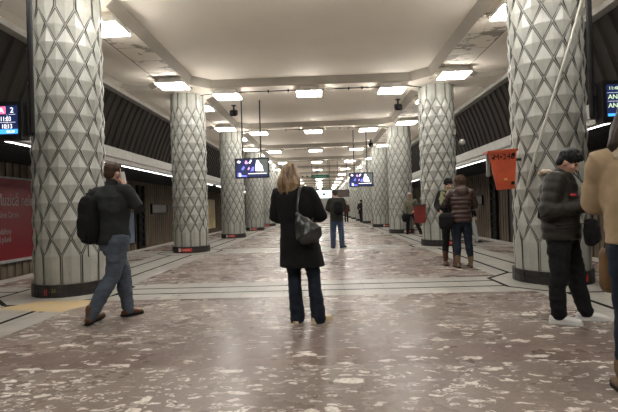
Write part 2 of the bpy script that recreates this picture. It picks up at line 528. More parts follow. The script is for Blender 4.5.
def plinth_bm():
    bm = nb(); seg = 16; R1 = .565
    for a in range(seg):       # separate stone blocks with joints
        g = .012; u, w = 2 * PI * a / seg + g, 2 * PI * (a + 1) / seg - g
        for z0, z1 in ((.0, .094), (.100, .19)):
            b = [V((R1 * math.cos(t), R1 * math.sin(t), z)) for z in (z0, z1) for t in (u, (u + w) / 2, w)]
            i_ = [V((.46 * math.cos(t), .46 * math.sin(t), z)) for z in (z0, z1) for t in (u, (u + w) / 2, w)]
            face(bm, [b[0], b[1], b[4], b[3]]); face(bm, [b[1], b[2], b[5], b[4]])
            face(bm, [b[3], b[4], i_[4], i_[3]]); face(bm, [b[4], b[5], i_[5], i_[4]])
            face(bm, [b[0], b[3], i_[3], i_[0]]); face(bm, [b[2], b[5], i_[5], i_[2]])
    c = [(.555 * math.cos(2 * PI * k / 32), .555 * math.sin(2 * PI * k / 32)) for k in range(32)]
    for k in range(32):
        a, b = c[k], c[(k + 1) % 32]
        face(bm, [(a[0], a[1], 0), (b[0], b[1], 0), (b[0], b[1], .186), (a[0], a[1], .186)], 1)
        face(bm, [(a[0], a[1], .186), (b[0], b[1], .186), (0, 0, .186)], 1)
    return bm
M_red = plain('red_sticker', (.50, .035, .03), .5)
M_stw = plain('white_sticker', (.65, .63, .58), .5)
def sticker(parent, a0, wid=.30, white=.08, z0=.05, z1=.15):
    bm = nb()
    d = wid / .57; w = white / .57
    arc_patch(bm, .572, a0, a0 + w, z0, z1, 1, 2); arc_patch(bm, .572, a0 + w, a0 + d, z0, z1, 0, 6)
    arc_patch(bm, .5735, a0 + w + .1 * d, a0 + d * .85, z0 + .045, z0 + .06, 1, 4)
    tag(meshobj('sticker', bm, [M_red, M_stw], parent), 'red and white sticker on the dark plinth')
proto = thing('column', '', 'column', (XL, row(0), 0))
meshobj('shaft', column_shaft(), [M_tile, M_groove, M_fillet], proto)
tag(meshobj('plinth', plinth_bm(), [M_plinth, M_groove], proto), 'dark stone plinth')
cols = {}
for i in range(NROW):
    for sd, X in (('left', XL), ('right', XR)):
        c = proto if (i == 0 and sd == 'left') else None
        if c is None:
            c = proto.copy(); C.objects.link(c)
            for ch in [x for x in bpy.data.objects if x.parent == proto]:
                d = ch.copy(); C.objects.link(d); d.parent = c
        c.location = (X, row(i), 0); cols[(sd, i)] = c
        c['label'] = 'round column of grey diamond relief tiles, %s from the camera in the %s row' % (ORD[i], sd)
        c['category'] = 'column'; c['group'] = 'diamond tiled columns along the %s side' % sd
for (sd, i), c in cols.items():
    if i == 0 and sd == 'left':
        # painted marks, red and dull green
        bm = nb()
        a = -PI / 2 - .12
        for u in (-.05, .0): arc_patch(bm, .572, a + u, a + u + .022, .04, .14, 0, 1)
        arc_patch(bm, .572, a - .03, a + .01, .085, .10, 0, 1)
        for u in (.16, .22): arc_patch(bm, .572, a + u, a + u + .03, .09, .14, 1, 1); arc_patch(bm, .572, a + u - .02, a + u + .02, .08, .092, 1, 1)
        tag(meshobj('paint_mark', bm, [M_red, plain('olive_paint', (.16, .15, .04), .6)], c), 'red and olive scrawled marks on the plinth')
    elif i == 0: sticker(c, -PI / 2 - .30, .42, .08)
    elif i <= 6: sticker(c, -PI / 2 - .42 if sd == 'left' else -PI / 2 + .02, .42 if sd == 'left' else .36)

# ------------------------------------------------------------------ ceiling lamps
def make_lamp():
    r = thing('ceiling_lamp', '', 'lamp')
    bm = nb(); w, d = .37, .31
    # housing: open tray
    box(bm, -w, w, -d, d, .03, .10)
    box(bm, -.30, .30, -.24, .24, .10, .19)
    meshobj('housing', bm, M_housing, r)
    bm = nb(); box(bm, -w + .01, w - .01, -d + .01, d - .01, .009, .031)
    bm.faces.ensure_lookup_table(); bm.normal_update()
    for f in bm.faces: f.material_index = 0 if f.calc_center_median().z < .0095 else 1
    tag(meshobj('diffuser', bm, [M_lamp, M_lampside], r), 'glowing white diffuser')
    bm = nb()
    for k in range(1, 6): x = -w + 2 * w * k / 6; box(bm, x - .005, x + .005, -d + .03, d - .03, -.002, .008)
    for k in range(1, 4): y = -d + 2 * d * k / 4; box(bm, -w + .03, w - .03, y - .004, y + .004, -.001, .008)
    tag(meshobj('louvre', bm, M_white, r), 'thin white louvre grid')
    return r
lampp = make_lamp(); first = True
LZ = H - .19
def put_lamp(x, y, label, group):
    global first
    if first: o = lampp; first = False
    else: o = copy_tree_lamp()
    o.location = (x, y, LZ); o['label'] = label; o['group'] = group
lamp_children = [x for x in bpy.data.objects if x.parent == lampp]
def copy_tree_lamp():
    c = lampp.copy(); C.objects.link(c)
    for ch in lamp_children:
        d = ch.copy(); C.objects.link(d); d.parent = c
    return c
for i in range(-1, NROW):
    on = ('at the %s column pair' % ORD[i]) if i >= 0 else 'over the viewer'
    for x, nm in ((-2.72, 'left'), (-.28, 'middle'), (2.16, 'right')):
        put_lamp(x, row(i) - .44, '%s of three lamps across the hall ceiling %s' % (nm, on), 'lamps across the hall ceiling')
    for sd, x in (('left', -3.93), ('right', 3.60)):
        onc = ('the %s %s column' % (ORD[i], sd)) if i >= 0 else 'the %s column behind the viewer' % sd
        put_lamp(x, row(i) - 1.72, 'square ceiling lamp on the near side of ' + onc, 'lamps along the %s service strip' % sd)
        put_lamp(x, row(i) + .95, 'square ceiling lamp on the far side of ' + onc, 'lamps along the %s service strip' % sd)

# conduits linking the lamps along every cross strip
for i in range(0, NROW):
    bm = nb()
    y = row(i) - .30
    tube(bm, [(XL + .45, y + .1, H - .03), (-3.1, y - .1, H - .03), (3.0 - .3, y - .1, H - .03), (XR - .45, y + .1, H - .03)], [.014] * 4, 6)
    for x in (-1.5, -.9, .9, 1.3): box(bm, x - .02, x + .02, y - .13, y - .07, H - .07, H)
    tag(meshobj('electrical_conduit', bm, M_darkmetal), 'thin dark conduit across the ceiling %s' % ('at the %s column pair' % ORD[i]), 'conduit', 'conduits across the ceiling')

# strip lights hung under the long side beams
M_strip_l = emis('strip_light_tube', (1, .98, .95), 3)
for sd, x0 in (('left', EL - .17), ('right', ER + .17)):
    for i in range(0, NROW - 1):
        r = thing('strip_light', 'long strip light under the %s beam between the %s and %s columns' % (sd, ORD[i], ORD[i + 1]), 'lamp', (x0, row(i) + .4, 2.84), group='strip lights under the %s beam' % sd)
        bm = nb(); box(bm, -.05, .05, 0, 5.6, -.03, 0); meshobj('housing', bm, M_white, r)
        bm = nb(); tube(bm, [(0, .1, -.045), (0, 5.5, -.045)], [.009, .009], 8); meshobj('tube', bm, M_strip_l, r)

# ------------------------------------------------------------------ TVs
M_scr = emis('tv_dark_picture', (.03, .035, .09), .25)
M_scb = emis('tv_blue_picture', (.16, .17, .75), .42)
M_scw = emis('tv_white_picture', (1, .93, .95), .6)
M_scg = emis('tv_grey_picture', (.10, .11, .10), .3)
M_scp = emis('tv_pink_picture', (.8, .4, .7), .3)
def tv(x, y, z, label, w=1.17, h=.68, ztop=5.0):
    r = thing('television', label, 'television', (x, y, z), group='hanging televisions')
    bm = nb(); box(bm, -w / 2, w / 2, 0, .09, 0, h); 
    b = .035
    for a in ((-w / 2, -w / 2 + b, 0, h), (w / 2 - b, w / 2, 0, h), (-w / 2 + b, w / 2 - b, 0, b), (-w / 2 + b, w / 2 - b, h - b, h)): box(bm, a[0], a[1], -.015, 0, a[2], a[3])
    meshobj('case', bm, M_black, r)
    bm = nb()
    def R(x0, x1, z0, z1, mi, d): face(bm, [(x, -.001 - d, z) for x, z in ((x0 * w, z0 * h), (x1 * w, z0 * h), (x1 * w, z1 * h), (x0 * w, z1 * h))], mi)
    def Pg(pts, mi, d): face(bm, [((u) * w, -.001 - d, v * h) for u, v in pts], mi)
    R(-.47, .47, .05, .95, 0, 0)
    R(.10, .46, .25, .94, 3, .001)
    Pg([(.10, .36), (.33, .34), (.30, .6), (.22, .76), (.20, .88), (.15, .90), (.12, .76), (.09, .5)], 2, .002)
    Pg([(-.44, .80), (-.40, .90), (-.33, .84), (-.36, .76)], 2, .002)
    Pg([(-.22, .78), (-.17, .92), (-.11, .74), (-.18, .70)], 4, .002)
    Pg([(-.10, .76), (-.04, .92), (0, .90), (-.05, .74)], 2, .002)
    Pg([(-.43, .08), (-.42, .30), (-.33, .28), (-.30, .16), (-.16, .14), (-.16, .08)], 1, .002)
    Pg([(-.38, .1), (-.37, .26), (-.34, .22), (-.33, .1)], 2, .003)
    Pg([(-.05, .34), (0, .55), (.06, .58), (.05, .36)], 1, .002)
    Pg([(-.32, .45), (-.25, .62), (-.21, .56), (-.26, .4)], 1, .002)
    Pg([(-.14, .44), (-.09, .58), (-.06, .5), (-.1, .4)], 4, .002)
    R(-.12, .45, .17, .22, 3, .003); R(-.12, .42, .215, .235, 2, .004)
    tag(meshobj('screen', bm, [M_scr, M_scb, M_scw, M_scg, M_scp], r), 'lit screen showing a figure in white')
    for sx in (-.33, .30):
        bm = nb(); tube(bm, [(sx, .11, h * .5), (sx, .11, ztop - z)], [.022, .022], 8); meshobj('rod', bm, M_darkmetal, r)
        bm = nb(); box(bm, sx - .03, sx + .03, .085, .13, h * .25, h * .8); meshobj('bracket', bm, M_darkmetal, r)
    return r
tv(-2.34, 14.6, 2.32, 'flat television hanging from two rods, left of the blonde woman')
tv(1.96, 21.0, 2.22, 'flat television hanging from two rods by the right columns')

# cameras on the ceiling strips
for x, y, z, l in ((-3.05, 15.3, 5.0, 'black camera on the ceiling beside the left columns'), (2.80, 15.3, 5.0, 'black camera on the ceiling beside the right columns'), (2.85, 24.3, 5.0, 'far black camera on the ceiling above the right television')):
    r = thing('security_camera', l, 'camera', (x, y, z), group='ceiling cameras')
    bm = nb(); tube(bm, [(0, 0, 0), (0, 0, -.22)], [.03, .03], 8); box(bm, -.08, .08, -.08, .08, -.02, .0); meshobj('bracket', bm, M_darkmetal, r)
    bm = nb(); rbox(bm, (0, -.02, -.28), (.13, .22, .11), Matrix.Rotation(.3, 3, 'X')); meshobj('body', bm, M_black, r, True)
    bm = nb(); tube(bm, [(0, -.18, -.34), (0, -.24, -.36)], [.05, .045], 12); meshobj('lens', bm, M_darkmetal, r, True)
# dome camera on right second column
r = thing('dome_camera', 'small white dome camera bracketed to the side of the second right column', 'camera', (4.02, 12.96, 3.2))
bm = nb(); box(bm, -.05, .03, -.05, .05, .10, .26); meshobj('junction_box', bm, M_white, r)
bm = nb(); tube(bm, [(0, 0, .1), (.06, -.02, -.0), (.2, -.05, .0), (.2, -.05, -.06)], [.02] * 4, 8); meshobj('arm', bm, M_darkmetal, r, True)
bm = nb(); ell(bm, (.2, -.05, -.14), (.095, .095, .09)); meshobj('dome', bm, M_white, r, True)

# ------------------------------------------------------------------ departure displays
M_dscr = emis('display_screen', (.006, .01, .035), .5)
M_dw = emis('display_white', (.9, .9, 1), .3)
M_dp = emis('display_pink', (.95, .15, .28), .3)
M_db = emis('display_blue', (.06, .38, .95), .3)
M_dg = emis('display_pale_green', (.75, .9, .6), .2)
TX = Matrix.Rotation(PI / 2, 4, 'X')
def T(x, y, z): return Matrix.Translation((x, y, z)) @ TX
def display(x0, x1, y, z0, z1, label, left):
    r = thing('departure_display', label, 'display', ((x0 + x1) / 2, y, z0), group=None)
    w = (x1 - x0) / 2; h = z1 - z0
    bm = nb(); box(bm, -w, w, 0, .14, 0, h)
    for a in ((-w, -w + .05, 0, h), (w - .05, w, 0, h), (-w + .05, w - .05, 0, .06), (-w + .05, w - .05, h - .05, h)): box(bm, a[0], a[1], -.02, 0, a[2], a[3])
    meshobj('case', bm, M_black, r)
    bm = nb(); face(bm, [(-w + .05, -.003, .06), (w - .05, -.003, .06), (w - .05, -.003, h - .05), (-w + .05, -.003, h - .05)])
    s = meshobj('screen', bm, M_dscr, r)
    def rect(nm, a, b, c, d, m, dd=.006):
        bm = nb(); face(bm, [(a, -dd, c), (b, -dd, c), (b, -dd, d), (a, -dd, d)]); meshobj(nm, bm, m, s)
    if left:
        e = w - .05
        rect('square', e - .30, e - .17, h - .16, h - .06, M_dp)
        text('lettering', 'A', .10, M_dw, T(e - .26, -.008, h - .145), s)
        text('lettering', '2', .10, M_dw, T(e - .11, -.008, h - .145), s)
        text('lettering', '11:03', .085, M_dw, T(e - .17, -.008, h - .255), s, align='LEFT').scale = (.8, 1, 1)
        text('lettering', '10:13', .085, M_dw, T(e - .15, -.008, h - .355), s).scale = (.8, 1, 1)
        rect('rule', -w + .08, e - .04, h - .275, h - .271, M_dw); rect('rule', e - .155, e - .152, .1, h - .17, M_dw); rect('rule', e - .13, e - .04, h - .17, h - .166, M_dw)
        rect('status_bar', -w + .06, e - .0, .075, .135, M_db)
        text('lettering', 'ANGHEL SALIGNY', .085, M_dw, T(-e + .04, -.008, h - .255), s)
        text('lettering', '00:29', .05, M_dw, T(e - .16, -.010, .085), s)
    else:
        e = -w + .05
        text('lettering', '11:48', .06, M_dg, T(e + .035, -.008, h - .115), s)
        rect('square', e + .20, e + .33, h - .13, h - .05, M_dp)
        text('lettering', 'A', .08, M_dw, T(e + .235, -.010, h - .12), s)
        text('lettering', 'ANGHEL SALIGNY', .085, M_dg, T(e + .025, -.008, h - .235), s)
        text('lettering', 'ANGHEL SALIGNY', .085, M_dg, T(e + .025, -.008, h - .345), s)
        rect('rule', e + .02, w - .1, h - .265, h - .262, M_dw)
        rect('rule', e + .02, w - .1, h - .155, h - .152, M_dw)
        rect('status_bar', e + .02, w - .4, .065, .10, M_db)
    sg = 1 if left else -1
    for k in (1, -1):
        xp = k * (w + .05)
        bm = nb(); tube(bm, [(xp, .12, .1), (xp, .12, H - z0)], [.035, .035], 10); meshobj('pole', bm, M_black, r)
        bm = nb(); box(bm, min(xp, xp - k * .12), max(xp, xp - k * .12), .09, .16, h - .16, h - .04); meshobj('bracket', bm, M_darkmetal, r)
        bm = nb(); box(bm, min(xp, xp - k * .12), max(xp, xp - k * .12), .09, .16, .06, .16); meshobj('bracket', bm, M_darkmetal, r)
    return r
display(-5.17, -3.95, 5.6, 2.26, 2.76, 'black departure display lit with times, hanging at the left platform', True)
display(3.615, 4.815, 5.6, 2.22, 2.74, 'black departure display above the woman in the tan coat', False)

# ------------------------------------------------------------------ far signs
M_green = emis('green_sign', (.02, .10, .05), .12)
r = thing('hanging_sign', 'long green sign hanging mid hall from two thin rods', 'sign', (-.07, 33, 3.55))
bm = nb(); box(bm, -.69, .69, -.04, .04, 0, .25); meshobj('panel', bm, [M_black], r)
bm = nb(); box(bm, -.66, .66, -.048, -.041, .03, .22); meshobj('face', bm, M_green, r)
bm = nb()
for k in range(9): box(bm, -.5 + .11 * k, -.43 + .11 * k, -.052, -.049, .10, .15)
tag(meshobj('lettering', bm, emis('sign_letter', (.3, .5, .4), .12), r), 'faint pale lettering')
for sx in (-.62, .62):
    bm = nb(); tube(bm, [(sx, 0, .25), (sx, 0, H + .2 - 3.55)], [.015, .015], 6); meshobj('rod', bm, M_darkmetal, r)
M_bright = emis('bright_display', (.80, 1, .93), .30)
r = thing('lit_display', 'bright white display glowing in the middle of the far hall', 'display', (.2, 35, 2.03))
bm = nb(); box(bm, -.67, .67, 0, .12, -.03, .76); meshobj('case', bm, M_black, r)
bm = nb(); box(bm, -.63, .63, -.012, -.002, 0, .66); meshobj('screen', bm, M_bright, r)
bm = nb(); box(bm, -.12, .12, -.02, -.014, .25, .40); box(bm, .0, .3, -.02, -.014, .34, .37); tag(meshobj('picture', bm, emis('display_picture', (.1, .2, .22), .1), r), 'small dark picture on the lit screen')
for sx in (-.5, .5):
    bm = nb(); tube(bm, [(sx, .06, .76), (sx, .06, H + .2 - 2.03)], [.02, .02], 6); meshobj('rod', bm, M_darkmetal, r)
r = thing('dark_display', 'unlit brown display hanging right of the bright display', 'display', (1.75, 35, 2.1))
bm = nb(); box(bm, -.62, .50, 0, .12, 0, .58); meshobj('case', bm, M_black, r)
bm = nb(); box(bm, -.58, .46, -.01, -.002, .04, .54); meshobj('screen', bm, plain('brown_glass', (.06, .04, .035), .3), r)
for sx in (-.4, .35):
    bm = nb(); tube(bm, [(sx, .06, .58), (sx, .06, H + .2 - 2.1)], [.02, .02], 6); meshobj('rod', bm, M_darkmetal, r)

# ------------------------------------------------------------------ left wall: poster, panels
M_poster = plain('poster_red', (.24, .009, .016), .4, var=.08)
M_pframe = plain('poster_frame', (.42, .40, .38), .5)
M_ptext = plain('poster_letters', (.45, .38, .36), .5)
RZ = Matrix.Rotation(PI / 2, 4, 'Z')        # text that reads towards +X
def TL(y, z, x=-9.93): return Matrix.Translation((x, y, z)) @ RZ @ TX
r = thing('billboard', 'red advertising billboard with white lettering on the left track wall', 'billboard', (-9.98, 14.6, 0))
inv = Matrix.Translation((9.98, -14.6, 0))
bm = nb(); box(bm, -.04, .02, -3.0, 3.0, -.12, 2.46); meshobj('sheet', bm, M_poster, r)
bm = nb(); box(bm, -.05, .04, -3.05, 3.05, -.22, -.12); box(bm, -.05, .04, -3.05, 3.05, 2.46, 2.52)
meshobj('frame', bm, M_pframe, r)
for s, sz, y, z in (('Muzică nelimitată', .56, 12.85, 1.60), ('oricărei Cartele', .27, 12.75, 1.22), ('vodafone', .27, 12.85, .70), ('numai 10 p/lună', .25, 12.45, .45)):
    o = text('lettering', s, sz, M_ptext, inv @ TL(y, z, -9.955) @ Matrix.Diagonal((.62, 1, 1, 1)), r)
    tag(o, 'white lettering')
def wall_panel(name, label, cat, y0, y1, z0, z1, mat, x=-10.04, right=False, fr=M_darkmetal):
    X = 9.49 if right else x; sg = -1 if right else 1
    r = thing(name, label, cat, (X, (y0 + y1) / 2, z0))
    h = (y1 - y0) / 2
    bm = nb()
    for a in ((-h - .06, -h, 0, z1 - z0), (h, h + .06, 0, z1 - z0), (-h - .06, h + .06, -.06, 0), (-h - .06, h + .06, z1 - z0, z1 - z0 + .06)): box(bm, min(0, sg * .1), max(0, sg * .1), a[0], a[1], a[2], a[3])
    meshobj('frame', bm, fr, r)
    bm = nb(); box(bm, min(0, sg * .05), max(0, sg * .05), -h, h, 0, z1 - z0); meshobj('panel', bm, mat, r)
    return r
wall_panel('wall_sign', 'faint brown station name panel on the left track wall', 'sign', 25.0, 27.4, 1.25, 1.72, plain('sign_brown', (.17, .15, .13), .5))
wall_panel('wall_poster', 'ochre poster between the second and third left columns', 'poster', 37.0, 40.0, -.3, 2.3, plain('poster_ochre', (.48, .37, .17), .5, var=.35, scale=1.2))
wall_panel('wall_poster', 'narrow blue grey poster behind the man on the phone', 'poster', 21.2, 22.6, -.3, 1.3, plain('poster_blue', (.16, .21, .28), .5, var=.3, scale=2))
wall_panel('wall_sign', 'faint brown station name panel on the right track wall', 'sign', 25.6, 28.6, 1.2, 1.65, plain('sign_brown_right', (.15, .13, .115), .5), right=True)
wall_panel('service_door', 'dark framed door in the right track wall left of the orange bin', 'door', 20.2, 22.0, -1.1, 2.3, plain('door_dark', (.05, .035, .025), .5), right=True)
for yy, sg, X, l in ((23.4, 1, -10.04, 'dark post of square openings on the left track wall'), (23.9, -1, 9.49, 'dark post of square openings on the right track wall')):
    r = thing('grille_post', l, 'grille', (X, yy, -1.1))
    bm = nb()
    for k in range(9): box(bm, min(0, sg * .12), max(0, sg * .12), -.42, .42, k * .42, k * .42 + .10)
    for a in (-.42, .30): box(bm, min(0, sg * .12), max(0, sg * .12), a, a + .12, 0, 3.86)
    meshobj('frame', bm, M_rib, r)
    bm = nb(); box(bm, min(0, sg * .03), max(0, sg * .03), -.3, .3, .0, 3.86); meshobj('backing', bm, M_black, r)

# ------------------------------------------------------------------ litter bins on the right columns
def bin_(loc, rz, mats, label, wt, wb, h, tilt=0, letters=False):
    r = thing('litter_bin', label, 'bin', loc, rz)
    r.rotation_euler = (0, tilt, rz)
    def ringp(w, d, z, n=12):       # flat front, rounded back
        pts = []
        for k in range(n + 1):
            t = PI * k / n; pts.append((w * math.cos(t), d * math.sin(t) * .9, z))
        return pts
    bm = nb()
    b, t_ = ringp(wb, .16, 0), ringp(wt, .22, h)
    ti, bi = [(x, y + .012, z) for x, y, z in ringp(wt - .012, .19, h)], [(x, y + .012, z) for x, y, z in ringp(wb - .012, .13, .02)]
    for a, c in ((b, t_), (ti, bi)):
        va, vc = [bm.verts.new(V(p)) for p in a], [bm.verts.new(V(p)) for p in c]
        for k in range(len(va)): bm.faces.new([va[k], va[(k + 1) % len(va)], vc[(k + 1) % len(va)], vc[k]])
        if a is b: bm.faces.new(va)
        else: bm.faces.new(vc)
    va, vc = [bm.verts.new(V(p)) for p in t_], [bm.verts.new(V(p)) for p in ti]
    for k in range(len(va)): bm.faces.new([va[k], va[(k + 1) % len(va)], vc[(k + 1) % len(va)], vc[k]])
    meshobj('shell', bm, mats[0], r)
    bm = nb(); box(bm, -wt - .01, wt + .01, -.018, .0, h - .03, h + .005); box(bm, -wt - .012, -wt + .012, -.018, .19, h - .03, h + .005); box(bm, wt - .012, wt + .012, -.018, .19, h - .03, h + .005)
    meshobj('rim', bm, mats[1], r)
    return r
M_orange = plain('orange_plastic', (.46, .07, .022), .45, var=.25, scale=5)
M_redbin = plain('red_plastic', (.17, .016, .012), .5, var=.25, scale=5)
M_rimdark = plain('bin_rim_dark', (.04, .035, .035), .5)
r = bin_((2.72, 6.42, 1.42), 0, (M_orange, M_orange), 'orange tapered plastic bin with black marks on the nearest right column', .21, .125, .58, tilt=-.06)
o = text('lettering', 'M•248', .12, M_black, T(-.15, -.012, .44), r); tag(o, 'black hand painted lettering')
bm = nb()
for x, z, s in ((.145, .50, .028), (.10, .085, .026), (-.155, .47, .018)): bmesh.ops.create_cone(bm, cap_ends=True, segments=14, radius1=s, radius2=s, depth=.01, matrix=Matrix.Translation((x, -.02, z)) @ Matrix.Rotation(PI / 2, 4, 'X'))
tag(meshobj('bolt', bm, M_black, r), 'round black bolt heads')
bm = nb(); box(bm, -.02, .02, -.03, .0, .13, .16); tag(meshobj('badge', bm, plain('badge_yellow', (.6, .35, .1), .4), r), 'small yellow badge')
r2 = thing('steel_bracket', 'short steel bracket beside the orange bin', 'bracket', (2.49, 6.46, 1.62))
bm = nb(); box(bm, -.022, .022, 0, .04, 0, .34); meshobj('plate', bm, plain('bracket_steel', (.2, .2, .18), .4, .6), r2)
bm = nb(); box(bm, 0.0, .5, .03, .06, .22, .26); meshobj('arm', bm, M_darkmetal, r2)
bin_((2.89, 12.80, .70), 0, (M_redbin, M_rimdark), 'dark red litter bin with black rim on the second right column', .18, .155, .54)

# pale cable sweeping over the near right column
bm = nb(); pts = []
for k in range(15):
    t = k / 14; z = 4.75 - 3.3 * t; ang = -PI / 2 + .95 - 1.95 * (t ** .85)
    pts.append((XR + .585 * math.cos(ang), row(0) + .585 * math.sin(ang), z))
tube(bm, pts, [.019] * 15, 8)
tag(meshobj('cable', bm, plain('cable_grey', (.42, .41, .36), .5), smooth=True), 'pale cable running diagonally down the nearest right column', 'cable')

# worn yellow floor patch by the nearest left column
t = NT('worn_yellow'); cc = t.mix(t.mr(t.noise(7, 6, .75), .38, .62), (.46, .40, .30), (.58, .38, .13)); t.done(cc, .5)
bm = nb(); face(bm, [(-4.45, 5.62, .0022), (-3.35, 5.35, .0022), (-3.05, 6.10, .0022), (-4.10, 6.05, .0022)]); 
o = meshobj('floor_marking', bm, t.m); tag(o, 'worn yellow patch on the floor at the foot of the nearest left column', 'floor marking')

# ------------------------------------------------------------------ people
SK = cloth('skin', (.44, .26, .19), .12, 20, .5, .05, .4)
SKP = cloth('skin_pale', (.42, .27, .21), .12, 20, .5, .05, .4)
M_eye = plain('eye_dark', (.02, .015, .012), .2)
M_eyew = plain('eye_white', (.6, .58, .55), .2)

J0 = dict(hipL=(-.09, 0, .93), hipR=(.09, 0, .93), kneeL=(-.10, .02, .50), kneeR=(.10, .02, .50), ankL=(-.10, -.02, .09), ankR=(.10, -.02, .09),
          shL=(-.175, 0, 1.43), shR=(.175, 0, 1.43), elL=(-.25, -.03, 1.14), elR=(.25, -.03, 1.14), wrL=(-.25, .06, .90), wrR=(.25, .06, .90),
          neck=(0, -.01, 1.49), head=(0, .015, 1.635), pelvis=(0, 0, .97), chest=(0, 0, 1.28))

def hand(bm, wr, d, n, side, curl=.5):
    d = V(d).normalized(); n = V(n); n = (n - d * n.dot(d)).normalized(); s = d.cross(n) * side
    wr = V(wr)
    tube(bm, [wr, wr + d * .045, wr + d * .088], [(.024, .017), (.037, .015), (.039, .013)], 12, ref=s)
    for i, L in enumerate((.068, .078, .072, .056)):
        o = (-.0315 + .021 * i); p = wr + d * .085 + s * -o * 1.0
        a = 0; dd = (d + s * (-o) * 2.2).normalized(); pts = [p - d * .02, p]; ax = dd
        for k, f in enumerate((.45, .32, .23)):
            a += curl * (.6 if k == 0 else .8)
            q = (ax * math.cos(a) + n * math.sin(a)); p = p + q * L * f; pts.append(p)
        tube(bm, pts, [.0092, .009, .0085, .008, .0068], 8)
    p = wr + d * .022 + s * .026; q = (d * .72 + s * .62 + n * .35).normalized(); q2 = (d * .9 + s * .15 + n * .5).normalized()
    tube(bm, [p, p + q * .04, p + q * .04 + q2 * .032, p + q * .04 + q2 * .055], [.014, .012, .0105, .008], 8)

def head_shape(bm, HM):
    def E(c, r): 
        M = HM @ Matrix.Translation(V(c)) @ Matrix.Diagonal((*r, 1)); bmesh.ops.create_uvsphere(bm, u_segments=20, v_segments=14, radius=1, matrix=M)
    E((0, -.012, .035), (.073, .092, .085)); E((0, .02, -.03), (.060, .070, .075)); E((0, .052, -.088), (.030, .028, .022))
    E((0, -.02, -.04), (.062, .06, .06))
    for s in (-1, 1):
        E((s * .076, -.008, -.012), (.010, .021, .032)); E((s * .035, .058, -.025), (.024, .026, .024))
    E((0, .086, -.060), (.023, .008, .0055)); E((0, .083, -.071), (.019, .009, .006)); E((0, .076, .024), (.047, .014, .009))
    tube(bm, [HM @ V((0, .082, .016)), HM @ V((0, .098, -.012)), HM @ V((0, .108, -.030))], [.008, .010, .013], 10)
    for s in (-1, 1): E((s * .011, .093, -.032), (.009, .009, .007))

def ringtorso(bm, rings, power=2.4, ripple=None, seg=28):
    """rings: (z, rx, ry, cx, cy)"""
    R = []
    for i in range(len(rings) - 1):
        a, b = rings[i], rings[i + 1]; n = max(1, int(abs(b[0] - a[0]) / .012))
        for k in range(n): t = k / n; R.append([a[j] * (1 - t) + b[j] * t for j in range(5)])
    R.append(list(rings[-1]))
    rr = []
    e = 2 / power
    for z, rx, ry, cx, cy in R:
        rip = ripple[0] * (abs(math.sin(PI * z / ripple[1])) - .6) if ripple else 0
        row_ = []
        for k in range(seg):
            th = 2 * PI * k / seg; c, s = math.cos(th), math.sin(th)
            row_.append(bm.verts.new((cx + (rx + rip) * math.copysign(abs(c) ** e, c), cy + (ry + rip) * math.copysign(abs(s) ** e, s), z)))
        rr.append(row_)
    for a, b in zip(rr, rr[1:]):
        for k in range(seg): bm.faces.new([a[k], a[(k + 1) % seg], b[(k + 1) % seg], b[k]])
    bm.faces.new(rr[0]); bm.faces.new(rr[-1])

